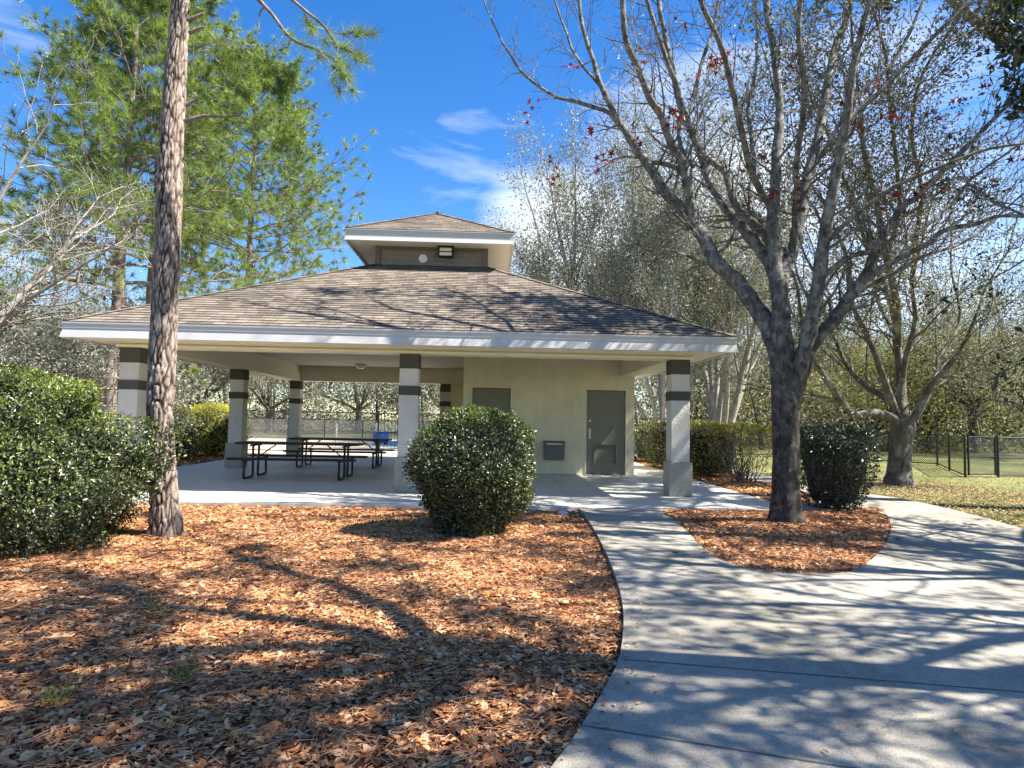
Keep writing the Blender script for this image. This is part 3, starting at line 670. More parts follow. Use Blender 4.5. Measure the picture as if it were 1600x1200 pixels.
# stone
V = []; k = 14
for i in range(7):
    for j in range(k):
        t = i / 6 * PI; a = j / k * 2 * PI; q = .06 * (1 + .35 * noise.noise(Vector((math.cos(a) * 1.3, math.sin(a) * 1.3, t))))
        V.append((p[0] + q * 1.3 * math.sin(t) * math.cos(a), p[1] + q * math.sin(t) * math.sin(a), -.02 + q * .7 * math.cos(t)))
Fs = [(i * k + j, i * k + (j + 1) % k, (i + 1) * k + (j + 1) % k, (i + 1) * k + j) for i in range(6) for j in range(k)]
m.add(V, np.array(Fs)[:, ::-1]); tag(m.build('stone', 'stone', smooth=True), 'pale stone lying on dark mulch near the walkway corner', 'stone')

# ------------------------------------------------------------------ trees
def rot_dir(d, ang, az):
    d = nrm(d); ref = np.array([0, 0, 1.]) if abs(d[2]) < .9 else np.array([1., 0, 0])
    u = nrm(np.cross(d, ref)); v = np.cross(d, u)
    return nrm(d * math.cos(ang) + (u * math.cos(az) + v * math.sin(az)) * math.sin(ang))
def grow(rng, p, d, L, r, lev, cfg, wood, tips):
    ns = cfg['seg'][min(lev, len(cfg['seg']) - 1)]; step = L / ns; P = [np.array(p, float)]; dd = nrm(d); D = [dd]
    for i in range(ns):
        dd = nrm(dd + rng.normal(0, cfg['wander'], 3) + np.array([0, 0, cfg['up'][min(lev, len(cfg['up']) - 1)]]) * .3 / 1)
        P.append(P[-1] + dd * step); D.append(dd)
    P = np.array(P); end = cfg.get('taper', .4)
    rr = r * np.linspace(1, end, ns + 1) if lev < cfg['max'] else r * np.linspace(1, .35, ns + 1)
    wood.tube(P, np.maximum(rr, cfg.get('rmin', .004)), [9, 6, 5, 4, 3, 3][min(lev, 5)], 0)
    if lev >= cfg['max']:
        for q in range(1, ns + 1): tips.append((P[q], D[q]))
        return
    n = cfg['kids'][min(lev, len(cfg['kids']) - 1)]; az = rng.uniform(0, 6.28)
    for i in range(n):
        t = cfg.get('t0', .3) + (1 - cfg.get('t0', .3)) * (i + rng.uniform(.2, 1)) / n; t = min(t, 1.)
        q = t * ns; a = min(int(q), ns - 1); pos = P[a] + (P[a + 1] - P[a]) * (q - a)
        az += 2.4 + rng.normal(0, .4)
        cd = rot_dir(D[a], cfg['ang'] * rng.uniform(.7, 1.25), az)
        cl_ = L * cfg['ratio'] * rng.uniform(.7, 1.2) * (1.15 - .45 * t)
        grow(rng, pos, cd, cl_, max(rr[a] * cfg.get('rr', .6), cfg.get('rmin', .004)), lev + 1, cfg, wood, tips)
    grow(rng, P[-1], D[-1], L * cfg['ratio'] * 1.1, rr[-1], lev + 1, cfg, wood, tips)
def leafcloud(rng, tips, n, L, W, spread, mb, mi=0, droop=0., frac=1.):
    T = np.array([t[0] for t in tips]); D = np.array([t[1] for t in tips])
    if frac < 1:
        k = rng.random(len(T)) < frac; T, D = T[k], D[k]
    idx = rng.integers(0, len(T), n)
    P = T[idx] + rng.normal(0, spread, (n, 3)); U = nrm(D[idx] * .4 + rng.normal(0, .8, (n, 3)) + [0, 0, -droop]); Nn = nrm(rng.normal(0, .7, (n, 3)) + [0, 0, .6])
    mb.leaves(P, U, Nn, L * rng.uniform(.6, 1.3, n), W * rng.uniform(.6, 1.3, n), mi)
def strands(rng, tips, n, mb, L=.7, W=.05, mi=0):
    """hanging moss"""
    T = np.array([t[0] for t in tips]); i = rng.integers(0, len(T), n)
    k = n; mb.tris(T[i] + rng.normal(0, .12, (k, 3)), np.tile([0, 0, -1.], (k, 1)) + rng.normal(0, .12, (k, 3)), L * rng.uniform(.4, 1.4, k), W, mi)
def make_tree(name, seed, H, r, cfg, leaf, nleaf, Ls, Ws, spread, bark, stems=1, lean=0., droop=.2, loc=(0, 0, 0), label='', cat='tree', group=None, moss=0, trunk_t=.35, frac=1., mix=None):
    rng = np.random.default_rng(seed); w = MB(); cr = MB(); tips = []
    if stems == 1:
        tr = H * trunk_t; k = 7
        P = np.array([(0, 0, 0)] + [(lean * (i / k) * tr + rng.normal(0, .03), rng.normal(0, .03), tr * i / k) for i in range(1, k + 1)])
        P[0][2] = -.12
        rr = r * (1 + .35 * np.exp(-np.arange(k + 1) * 1.3)) * np.linspace(1, .8, k + 1)
        w.tube(P, rr, 12)
        nl = cfg['limbs']; az = rng.uniform(0, 6)
        for i in range(nl):
            az += 2 * PI / nl * rng.uniform(.8, 1.2); a = cfg['spreadang'] * rng.uniform(.5, 1.25)
            d = np.array([math.sin(a) * math.cos(az), math.sin(a) * math.sin(az), math.cos(a)])
            st = P[-1] - [0, 0, rng.uniform(0, .25) * tr * .6]
            grow(rng, st, d, (H - tr) * cfg.get('limbL', .5) * rng.uniform(.75, 1.1), r * .55, 1, cfg, w, tips)
    else:
        for i in range(stems):
            az = i / stems * 2 * PI + rng.uniform(-.4, .4); a = cfg['spreadang'] * rng.uniform(.3, 1.1)
            d = np.array([math.sin(a) * math.cos(az), math.sin(a) * math.sin(az), math.cos(a)])
            grow(rng, (.15 * math.cos(az), .15 * math.sin(az), -.1), d, H * .55 * rng.uniform(.8, 1.1), r * rng.uniform(.7, 1), 0, cfg, w, tips)
    leafcloud(rng, tips, nleaf, Ls, Ws, spread, cr, 0, droop, frac)
    if moss: strands(rng, tips, moss, cr, .9, .045, 1)
    root = empty(name, (0, 0, 0), label, cat, group)
    w.build('trunk', bark, root, True); cr.build('crown', [leaf, mix or 'moss'], root)
    root.location = loc
    return root
OAK = dict(seg=[6, 6, 5, 4, 3], wander=.13, up=[.15, .12, .1, .05], kids=[4, 4, 4, 4], ang=.75, ratio=.6, max=4, limbs=6, spreadang=.95, rr=.6, rmin=.008, limbL=.62)
UPR = dict(seg=[8, 6, 5, 4], wander=.07, up=[.12, .18, .15, .1], kids=[7, 5, 5], ang=.5, ratio=.42, max=3, limbs=7, spreadang=.5, rr=.5, rmin=.007, t0=.35, limbL=.7)
def loc_at(px, Y): q = at(px, 640, Y); return (q[0], Y, -.1)
# prototypes at their first places
oak1 = make_tree('oak_tree', 11, 10, .28, OAK, 'moss', 42000, .12, .06, .4, 'bark_grey', moss=2500, loc=loc_at(420, 42), label='pale mossy oak behind the low mesh fence, between the two left rear pillars', trunk_t=.2)
oak2 = make_tree('oak_tree', 23, 11, .3, OAK, 'olive', 26000, .12, .06, .34, 'bark_dark', moss=700, loc=loc_at(1520, 26), label='olive green tree behind the right fence near the photo\'s right edge', trunk_t=.25)
up1 = make_tree('slender_tree', 31, 14.5, .14, UPR, 'graygreen', 52000, .12, .045, .26, 'bark_pale', stems=7, droop=.5, loc=loc_at(1045, 18), label='grey green multi-stemmed tree rising straight behind the right roof slope')
ful = make_tree('bushy_tree', 47, 9, .2, OAK, 'yellowgreen', 20000, .11, .06, .3, 'bark_dark', loc=loc_at(1450, 30), label='yellow green young tree behind the thick-trunked tree', trunk_t=.12)
def cp(src, px, Y, s, rz, label, sz=None): return copy_thing(src, loc_at(px, Y), rz, (s, s, sz or s), label)
cp(oak1, 560, 46, 1.05, 1.1, 'pale mossy oak behind the field, above the farther picnic table')
cp(oak1, 700, 44, .95, 2.3, 'pale mossy oak seen just left of the restroom wall behind the round shrub')
cp(oak1, 310, 38, .95, 3.4, 'pale mossy oak behind the yellow topped shrub left of the pavilion')
cp(oak1, 120, 30, .8, 4.2, 'mossy grey oak left of the pavilion eave, behind the large shrub')
cp(oak2, 30, 26, .78, .6, 'olive tree at the left edge behind the pale bare branches')
cp(oak2, 215, 52, 1.0, 2.6, 'small dark tree crown showing above the left roof edge between pines')
cp(oak1, 1130, 34, .9, 5.1, 'pale mossy oak with twisted limbs right of the pavilion corner pillar')
cp(oak1, 1225, 40, 1.0, .8, 'pale mossy oak half hidden by the bare sweetgum trunk')
cp(oak2, 1330, 36, 1.0, 3.9, 'olive tree behind the low left limbs of the thick-trunked tree')
cp(oak2, 1620, 20, .85, 5.5, 'olive green tree overhanging the fence at the right edge')
cp(ful, 1360, 27, .8, 2.0, 'yellow green small tree between the dark shrub and the thick trunk')
cp(ful, 1560, 31, .95, 4.0, 'yellow green tree above the black gate')
cp(up1, 955, 22, 1.5, 2.0, 'grey green multi-stemmed tree nearest the cupola, over the right hip')
cp(up1, 1120, 20, 1.3, 4.1, 'grey green multi-stemmed tree left of the bare sweetgum limbs')

# pines beyond the pavilion
def needle_tufts(rng, P, D, mb, n=12, L=.22, W=.008, mi=0, back=.12):
    k = len(P); Pn = np.repeat(P, n, 0) - np.repeat(D, n, 0) * rng.uniform(0, back, (k * n, 1)); Dn = nrm(np.repeat(D, n, 0) * .75 + rng.normal(0, .6, (k * n, 3)) + [0, 0, .04])
    mb.tris(Pn, Dn, L * rng.uniform(.7, 1.15, k * n), W, mi)
def far_pine(seed, loc, H, r, z0, R0, label, dens=1., lean=0.):
    rng = np.random.default_rng(seed); w = MB(); cr = MB(); k = 16
    P = np.array([(lean * H * (i / k) ** 1.5 + rng.normal(0, .04) * (i > 0), rng.normal(0, .04), H * i / k) for i in range(k + 1)]); P[0][2] = -.1
    w.tube(P, r * np.linspace(1.1, .15, k + 1), 10)
    tips = []; cfg = dict(seg=[6, 5, 4, 3], wander=.14, up=[0, .05, .12, .15], kids=[5, 8, 5], ang=.85, ratio=.48, max=3, rr=.5, rmin=.008, t0=.3, taper=.35)
    z = z0; az = rng.uniform(0, 6)
    while z < H - .3:
        t = (z - z0) / (H - z0); q = z / H * k; a = min(int(q), k - 1); pos = P[a] + (P[a + 1] - P[a]) * (q - a)
        az += 2.4 + rng.normal(0, .3); el = .05 + .75 * t + rng.normal(0, .12)
        L = R0 * (1 - t) ** .45 * rng.uniform(.65, 1.1) + .4
        grow(rng, pos, (math.cos(az) * math.cos(el), math.sin(az) * math.cos(el), math.sin(el)), L * .72, max(r * .3 * (1 - t * .7), .02), 1, cfg, w, tips); z += (H - z0) / 40 / dens * rng.uniform(.6, 1.4)
    tips = tips[2::3]; T = np.array([t[0] for t in tips]); D = np.array([t[1] for t in tips])
    needle_tufts(rng, T, D, cr, 74, .36, .0145, 0, .2)
    root = empty('pine_tree', (0, 0, 0), label, 'tree', 'tall pines behind the pavilion'); w.build('trunk', 'bark_farpine', root, True); cr.build('crown', 'needle', root); root.location = loc
    return root
def pl(px, Y): q = at(px, 600, Y); return (q[0], Y, -.1)
far_pine(3, pl(176, 13), 18.5, .27, 5.5, 5.6, 'tall pine with bare lower branches left of the big foreground trunk', lean=.012)
far_pine(5, pl(230, 16), 21, .30, 8.0, 5.6, 'tall pine half hidden right behind the big foreground trunk', lean=.01)
far_pine(8, pl(382, 20), 18.6, .24, 8.0, 6.6, 'bushy pine with wide green crown just left of the cupola', 1.25)

# big foreground pine
def fore_pine():
    root = empty('pine_tree', (2.81, -4.35, -.06), 'large foreground pine with plated bark standing left of the pavilion front', 'tree')
    Y0 = -4.35
    pts = [(261, 835), (257, 780), (252, 700), (250, 640), (252, 600), (255, 540), (260, 420), (265, 300), (270, 180), (277, 80), (282, 0), (290, -140), (300, -330), (306, -560), (310, -800)]
    P = np.array([at(a, b, Y0 + .0006 * max(0, 600 - b)) for a, b in pts]); P[0][2] = -.12
    wpx = [50, 44, 42, 41, 42, 43, 42, 41, 38, 33, 31, 29, 25, 18, 8]
    S = smooth_path(P, 26); rad = np.interp(np.arange(len(S)) / (len(S) - 1), np.linspace(0, 1, len(P)), np.array(wpx) / 2 / F * 7.75 * .86)
    k = 88; a = np.arange(k) * 2 * PI / k; n = len(S); V = np.zeros((n, k, 3)); cr_ = np.zeros((n, k))
    for i in range(n):
        z = S[i][2]; fl_ = 1 + .16 * math.exp(-(z + .06) * 4)
        for j in range(k):
            ca, sa = math.cos(a[j]), math.sin(a[j])
            wx = noise.noise(Vector((ca * 2.2, sa * 2.2, z * 2.3))) * .35
            q = Vector((ca * 1.55 + wx * .6, sa * 1.55 + wx * .4, z * 2.9 + wx))
            q2 = Vector((ca * .9 + 5, sa * .9, z * 1.1))
            dist, _ = noise.voronoi(q * 1.5); e = dist[1] - dist[0]
            d2, _ = noise.voronoi(q * 3.1 + Vector((3, 1, 7))); e2 = d2[1] - d2[0]
            c = min(1, max(0, e - .03) / .15); c2 = min(1, e2 / .12)
            v = c * (.55 + .45 * c2); cr_[i, j] = v
            h = .020 * v + .008 * noise.noise(q * 4) + .010 * noise.noise(q2 * 2)
            R = rad[i] * (fl_ + .12 * math.exp(-(z + .06) * 5) * math.sin(5 * a[j] + 1)) - .012 + h
            V[i, j] = S[i] + np.array([ca * R, sa * R, 0])
    m = MB(); i = np.arange(n - 1)[:, None] * k; j = np.arange(k)[None]; j2 = (j + 1) % k
    m.add(V.reshape(-1, 3), np.stack([i + j, i + j2, i + k + j2, i + k + j], -1).reshape(-1, 4))
    m.build('trunk', 'bark_pine', root, True, attr=cr_.ravel())
    w = MB(); cr = MB(); rng = np.random.default_rng(5); tips = []
    # dead stubs
    for p_, r_ in (([(293, 33), (305, 27), (318, 21)], [.03, .024, .018]), ([(295, 52), (308, 45), (320, 42)], [.024, .018, .013]), ([(288, 190), (320, 181), (350, 183), (377, 179)], [.026, .02, .015, .007]), ([(289, 165), (300, 158), (310, 152)], [.03, .02, .012])):
        w.tube(smooth_path([at(a_, b_, Y0 - .1) for a_, b_ in p_], 3), np.interp(np.linspace(0, 1, (len(p_) - 1) * 3 + 1), np.linspace(0, 1, len(p_)), r_), 8, cap=True)
    # branch hanging into the picture at the top
    cfg = dict(seg=[4, 4, 3], wander=.12, up=[0, 0, .05], kids=[3, 3], ang=.6, ratio=.5, max=1, rr=.55, rmin=.004, t0=.2)
    br = [([(292, -160), (340, -90), (395, -12), (425, 22), (455, 60), (500, 80), (545, 105)], .035, .008), ([(440, -14), (475, 15), (505, 40), (528, 72), (545, 78), (575, 98)], .02, .006), ([(395, -12), (440, -14)], .022, .02),
          ([(505, 42), (530, 52), (560, 50), (585, 52)], .008, .005), ([(455, 60), (448, 75), (436, 62)], .007, .004), ([(500, 80), (520, 105), (545, 128)], .008, .004), ([(415, 10), (406, 20), (404, 46)], .012, .006), ([(475, 15), (478, 30), (490, 45)], .008, .004), ([(528, 72), (528, 100), (540, 122)], .007, .004)]
    for bi, (pp, ra, rb) in enumerate(br):
        Q = smooth_path([at(a_, b_, Y0 - .25 - .1 * (bi % 3)) for a_, b_ in pp], 4); w.tube(Q, np.linspace(ra, rb, len(Q)), 7)
        if bi in (0, 1, 3, 5, 8, 7):
            s0 = int(len(Q) * (.62 if bi == 0 else .45))
            for i_ in range(s0, len(Q)):
                d = nrm(Q[i_] - Q[i_ - 1])
                for _ in range(2):
                    dd = nrm(d + rng.normal(0, .6, 3)); tips.append((Q[i_], dd))
                if rng.random() < .35:
                    dd = nrm(d + rng.normal(0, .6, 3)); e = Q[i_] + dd * .22; w.tube([Q[i_], Q[i_] + dd * .11, e], [.004, .0035, .003], 4)
                    for _ in range(4): tips.append((e, nrm(dd + rng.normal(0, .4, 3))))
    T = np.array([t[0] for t in tips]); D = np.array([t[1] for t in tips])
    needle_tufts(rng, T, D, cr, 26, .2, .0035, 0, .06)
    # the crown above the picture
    tips = []; cfg = dict(seg=[6, 5, 4], wander=.12, up=[0, .05, .1], kids=[5, 5], ang=.7, ratio=.45, max=2, rr=.5, rmin=.008, t0=.35)
    top = S[-1]
    for i_ in range(26):
        q = int(len(S) * (.80 + .19 * i_ / 26)); az = i_ * 2.4; el = .2 + .03 * i_
        grow(rng, S[q], (math.cos(az) * math.cos(el), math.sin(az) * math.cos(el), math.sin(el)), 2.3 - .04 * i_, .05, 0, cfg, w, tips)
    T = np.array([t[0] for t in tips]); D = np.array([t[1] for t in tips]); needle_tufts(rng, T, D, cr, 14, .24, .010)
    w.build('branch', 'bark_farpine', root, True); cr.build('crown', 'needle', root)
fore_pine()

# sweetgum with bare limbs and a few red leaves
def star_leaves(mb, P, size, rng):
    for p in P:
        n_ = nrm(rng.normal(0, 1, 3)); u = nrm(np.cross(n_, rng.normal(0, 1, 3))); v = np.cross(n_, u); s_ = size * rng.uniform(.7, 1.25)
        V = [p]; 
        for i in range(10):
            a = i * PI / 5; r_ = s_ * (1 if i % 2 == 0 else .36); V.append(p + (u * math.cos(a) + v * math.sin(a)) * r_ + n_ * r_ * .3 * (i % 2 == 0) * rng.uniform(-1, 1))
        mb.add(V, [(0, i + 1, (i + 1) % 10 + 1) for i in range(10)])
def sweetgum():
    root = empty('sweetgum_tree', (10.54, -3.23, -.03), 'bare grey sweetgum with a few red leaves in the mulch island', 'tree')
    Y0 = -3.23; w = MB(); rng = np.random.default_rng(77); tips = []
    trunk = [(1231, 822, 60), (1229, 800, 52), (1229, 760, 48), (1228, 700, 47), (1226, 640, 47), (1224, 590, 46), (1222, 540, 42), (1219, 490, 30), (1218, 440, 24)]
    P = smooth_path([at(a, b, Y0) for a, b, _ in trunk], 10); P[0][2] = -.1
    rad = np.interp(np.linspace(0, 1, len(P)), np.linspace(0, 1, len(trunk)), [c / 2 / F * 9.0 * .86 for _, _, c in trunk])
    k = 40; a = np.arange(k) * 2 * PI / k; V = []
    for i, q in enumerate(P):
        for j in range(k):
            ca, sa = math.cos(a[j]), math.sin(a[j]); n1 = noise.noise(Vector((ca * 1.2, sa * 1.2, q[2] * .9))); n2 = noise.noise(Vector((ca * 6, sa * 6, q[2] * 3)))
            fl_ = .16 * math.exp(-(q[2] + .03) * 5) * (1 + math.sin(6 * a[j]))
            R = rad[i] * (1 + .10 * n1 + fl_) + .010 * n2; V.append(q + np.array([ca * R, sa * R, 0]))
    n = len(P); i = np.arange(n - 1)[:, None] * k; j = np.arange(k)[None]; j2 = (j + 1) % k
    m = MB(); m.add(V, np.stack([i + j, i + j2, i + k + j2, i + k + j], -1).reshape(-1, 4)); m.build('trunk', 'bark_gum', root, True)
    limbs = [ # px points, start width px, end width px, depth shift at tip
        ([(1222, 575), (1205, 520), (1180, 480), (1153, 443), (1120, 410), (1100, 373), (1083, 347), (1067, 327), (1040, 303), (1010, 253), (993, 233), (977, 203), (963, 187), (940, 137), (923, 82), (907, 27), (904, -25)], 34, 7, 2.2),
        ([(973, 198), (951, 176), (901, 159), (868, 151), (824, 121), (791, 77), (769, 33), (750, -15)], 10, 3, 2.9),
        ([(1083, 347), (1077, 307), (1067, 260), (1050, 227), (1033, 180), (1020, 160), (998, 110), (978, 55), (970, -20)], 20, 10, .3),
        ([(1221, 520), (1217, 470), (1208, 425), (1187, 390), (1160, 357), (1130, 320), (1110, 283), (1097, 247), (1080, 203), (1063, 167), (1050, 105), (1039, 55), (1025, -20)], 26, 10, 2.6),
        ([(1213, 393), (1187, 360), (1157, 333), (1140, 293), (1130, 267), (1097, 240), (1078, 195), (1058, 140), (1030, 60), (1005, -20)], 15, 8, 1.1),
        ([(1222, 520), (1215, 450), (1210, 385), (1207, 330), (1212, 275), (1215, 220), (1218, 165), (1212, 99), (1201, 33), (1198, -20)], 26, 11, 1.2),
        ([(1224, 500), (1221, 440), (1242, 380), (1262, 275), (1278, 220), (1292, 137), (1303, 82), (1322, 33), (1330, -20)], 26, 13, 2.6),
        ([(1238, 400), (1245, 300), (1243, 275), (1250, 220), (1256, 137), (1248, 66), (1251, -20)], 12, 8, -.7),
        ([(1236, 640), (1244, 590), (1262, 528), (1275, 467), (1286, 385), (1295, 330), (1308, 264), (1322, 192), (1330, 137), (1341, 71), (1352, 27), (1365, -20)], 30, 6, -1.1),
        ([(1240, 625), (1250, 588), (1272, 535), (1305, 500), (1330, 460), (1355, 430), (1365, 400), (1375, 380), (1390, 352), (1412, 322), (1437, 305), (1500, 240), (1560, 180), (1620, 130)], 28, 5, -.4),
        ([(1345, 446), (1375, 422), (1412, 400), (1450, 380), (1475, 360), (1525, 350), (1562, 337), (1620, 338)], 12, 5, -1.5),
        ([(1279, 440), (1312, 410), (1350, 396), (1387, 394), (1412, 377), (1450, 352), (1487, 315), (1530, 270), (1620, 205)], 10, 4, .9),
        ([(1316, 225), (1325, 190), (1375, 143), (1435, 82), (1474, 44), (1530, -15)], 9, 6, -.8),
        ([(1083, 260), (1060, 215), (1080, 160), (1100, 90), (1118, 30), (1125, -20)], 10, 7, 3.6),
        ([(1207, 330), (1175, 270), (1160, 210), (1140, 120), (1120, 60), (1085, -20)], 13, 7, -1.2),
        ([(1187, 390), (1172, 330), (1178, 250), (1170, 170), (1183, 90), (1180, -20)], 11, 7, 3.9),
        ([(1262, 275), (1296, 220), (1340, 150), (1400, 90), (1440, 10), (1452, -20)], 9, 5, 1.3),
        ([(1330, 460), (1400, 425), (1450, 398), (1520, 372), (1600, 300)], 8, 4, .4),
        ([(1010, 253), (1045, 258), (1068, 275), (1078, 312)], 9, 12, .8),
        ([(940, 137), (905, 95), (880, 40), (860, -20)], 7, 4, 3.),
        ([(1286, 385), (1345, 330), (1400, 290), (1470, 262), (1540, 235), (1600, 225)], 9, 4, -1.3),
    ]
    cfg = dict(seg=[6, 5, 5, 4], wander=.16, up=[.1, .2, .12, .05], kids=[5, 5, 4], ang=.75, ratio=.5, max=3, rr=.5, rmin=.0035, t0=.2)
    for li, (pp, wa, wb, dy) in enumerate(limbs):
        n = len(pp); par = {1: 0, 2: 0, 4: 3, 7: 6, 10: 9, 11: 8, 12: 8, 13: 3, 14: 5, 15: 3, 16: 6, 17: 9, 18: 0, 19: 0, 20: 8}
        y0 = 0.
        if li in par:   # start where the parent limb is
            q0 = np.array(pp[0]); best = 1e9
            bp, _, _, bdy = limbs[par[li]]
            for t in np.linspace(0, 1, 60):
                f = t * (len(bp) - 1); i0 = min(int(f), len(bp) - 2); q = np.array(bp[i0]) + (np.array(bp[i0 + 1]) - np.array(bp[i0])) * (f - i0)
                dd = np.hypot(*(q - q0))
                if dd < best: best = dd; y0 = bdy * t
        P = smooth_path([at(a_, b_, Y0 + y0 + (dy - (y0 if li in par else 0)) * i_ / (n - 1)) for i_, (a_, b_) in enumerate(pp)], 5)
        P += np.array([[noise.noise(Vector((q_[0] * 2.2, q_[2] * 2.2, li))) * .035, 0, noise.noise(Vector((q_[2] * 2.2, li, q_[0] * 2.2))) * .02] for q_ in P]) * np.linspace(0, 1, len(P))[:, None] ** .3
        rr = np.linspace(wa, wb, len(P)) / 2 / F * 9. * .88 * (1 + .07 * np.sin(np.arange(len(P)) * 1.7 + li)); w.tube(P, rr, 12)
        d = nrm(P[-1] - P[-3])
        # the limb goes on above or beyond the frame
        c2 = dict(cfg); c2['max'] = 2; (grow(rng, P[-1], d, 1.8, rr[-1], 0, c2, w, tips) if li != 18 else None)
        nk = int(len(P) * .45)
        for q in range(nk):
            i_ = int(len(P) * (.22 + .76 * q / nk)); 
            if i_ >= len(P) - 1: continue
            dd = rot_dir(nrm(P[i_ + 1] - P[i_]), rng.uniform(.5, 1.1), rng.uniform(0, 6.28)); dd[2] = abs(dd[2]) * .9 + .05
            c3 = dict(cfg); lv = 2 if rng.random() < .72 else 1
            grow(rng, P[i_], dd, rng.uniform(.35, .85) * (1.4 if lv == 1 else 1), max(.006, rr[i_] * .28), lv, c3, w, tips)
    w.build('limb', 'bark_gum', root, True)
    cr = MB(); Y = Y0
    spots = [(868, 285, 9, .0), (862, 262, 4, 0), (935, 262, 5, 0), (948, 250, 4, 0), (922, 213, 3, 0), (832, 165, 4, 0), (830, 180, 2, 0), (895, 102, 5, 0), (1005, 98, 4, 0), (1045, 180, 6, 0), (1055, 190, 7, 0), (1118, 100, 12, 0), (1140, 98, 6, 0), (1105, 106, 6, 0), (1140, 115, 4, 0), (995, 224, 4, 0), (1132, 265, 3, 0), (1202, 245, 3, 0), (1190, 252, 3, 0), (1202, 303, 5, 0), (1165, 318, 2, 0), (1254, 285, 4, 0), (1247, 318, 4, 0), (1325, 170, 8, 0), (1340, 195, 5, 0), (1395, 180, 8, 0), (1410, 170, 5, 0), (1460, 185, 8, 0), (1480, 210, 6, 0), (1392, 308, 6, 0), (1437, 300, 8, 0), (1418, 330, 4, 0), (1490, 250, 5, 0), (1520, 320, 4, 0), (1570, 225, 4, 0), (1585, 240, 5, 0), (1512, 346, 3, 0), (1365, 130, 4, 0), (1060, 30, 5, 0), (1240, 95, 2, 0), (1555, 290, 4, 0), (1500, 160, 5, 0), (1540, 130, 5, 0), (1575, 330, 3, 0), (1405, 365, 3, 0), (1470, 300, 5, 0)]
    for px, py, n_, _ in spots:
        c = at(px, py, Y + rng.uniform(-1, .3)); 
        star_leaves(cr, c + rng.normal(0, .06, (max(4, int(n_ * 1.4)), 3)), .056, rng)
    cr.build('crown', 'red', root)
sweetgum()

# thick-trunked tree on the lawn
def lawn_tree():
    Y0 = 3.9; root = empty('spreading_tree', (16.73, 3.9, -.1), 'thick pale trunk with low spreading limbs on the lawn right of the walk', 'tree')
    w = MB(); rng = np.random.default_rng(9); tips = []
    trunk = [(1404, 753, 44), (1405, 740, 36), (1406, 715, 32), (1408, 690, 31), (1411, 668, 36), (1412, 650, 30)]
    P = smooth_path([at(a, b, Y0) for a, b, _ in trunk], 6); P[0][2] = -.15
    w.tube(P, np.interp(np.linspace(0, 1, len(P)), np.linspace(0, 1, len(trunk)), [c / 2 / F * 16.5 for _, _, c in trunk]), 16)
    limbs = [([(1408, 672), (1395, 654), (1366, 645), (1334, 648), (1314, 627), (1294, 598), (1274, 567), (1258, 530), (1250, 480)], 15, 5, -1.),
             ([(1406, 660), (1397, 634), (1366, 612), (1341, 594), (1319, 564), (1297, 510), (1280, 460)], 12, 4, .8),
             ([(1411, 665), (1409, 640), (1408, 616), (1407, 582), (1402, 540), (1398, 500), (1380, 440), (1355, 390)], 20, 5, .4),
             ([(1408, 600), (1415, 560), (1430, 500), (1425, 440), (1440, 380)], 10, 4, -.6),
             ([(1414, 668), (1427, 655), (1442, 627), (1456, 600), (1483, 571), (1510, 530), (1530, 480)], 14, 4, -.5),
             ([(1416, 664), (1436, 645), (1462, 590), (1468, 560), (1500, 500), (1490, 440)], 10, 4, 1.2),
             ([(1404, 655), (1380, 590), (1362, 540), (1330, 470), (1322, 400), (1300, 350)], 11, 4, -.9),
             ([(1398, 520), (1372, 470), (1362, 410), (1376, 340)], 8, 3, 1.3),
             ([(1402, 540), (1400, 470), (1385, 400), (1370, 320), (1350, 240), (1345, 170)], 13, 4, -2.4), ([(1425, 440), (1432, 370), (1440, 300), (1425, 220), (1430, 150)], 8, 4, -1.8), ([(1355, 390), (1335, 320), (1310, 260), (1290, 200)], 6, 3, -3.0), ([(1385, 400), (1405, 330), (1400, 250), (1390, 160), (1385, 90)], 7, 3, -2.8)]
    cfg = dict(seg=[6, 5, 4, 3], wander=.14, up=[.1, .12, .08, 0], kids=[5, 5, 4], ang=.7, ratio=.48, max=3, rr=.5, rmin=.006, t0=.25)
    for pp, wa, wb, dy in limbs:
        n = len(pp); P = smooth_path([at(a_, b_, Y0 + dy * i_ / (n - 1) * 1.6) for i_, (a_, b_) in enumerate(pp)], 4); rr = np.linspace(wa, wb, len(P)) / 2 / F * 16.5
        w.tube(P, rr, 9)
        for q in range(6):
            i_ = int(len(P) * (.4 + .58 * q / 6)); i_ = min(i_, len(P) - 2)
            grow(rng, P[i_], rot_dir(nrm(P[i_ + 1] - P[i_]), rng.uniform(.4, .9), rng.uniform(0, 6.28)), rng.uniform(1.2, 2.2), rr[i_] * .4, 1, cfg, w, tips)
        grow(rng, P[-1], nrm(P[-1] - P[-3]), 2.4, rr[-1], 1, cfg, w, tips)
    w.build('trunk', 'bark_grey', root, True)
    cr = MB(); leafcloud(rng, tips, 42000, .085, .04, .24, cr, 0, .2, .9); cr.build('crown', 'olive', root)
lawn_tree()

# bare pale tree at the left edge
BARE = dict(seg=[7, 6, 5, 4, 3], wander=.15, up=[.1, .05, .03, 0], kids=[5, 5, 5, 4], ang=.75, ratio=.55, max=4, limbs=6, spreadang=1.0, rr=.55, rmin=.006, limbL=.62, t0=.25)
make_tree('bare_tree', 61, 8.8, .16, BARE, 'olive', 3800, .06, .03, .12, 'bark_pale', loc=(-4.6, 1.5, -.1), label='pale barked tree with nearly bare twigs at the left edge', trunk_t=.25, frac=.6)
make_tree('grey_leaved_tree', 63, 8.2, .18, BARE, 'graygreen', 15000, .09, .045, .2, 'bark_grey', loc=(-9.5, 8.5, -.1), label='grey green leafy tree at the left edge beyond the large shrub', trunk_t=.2)

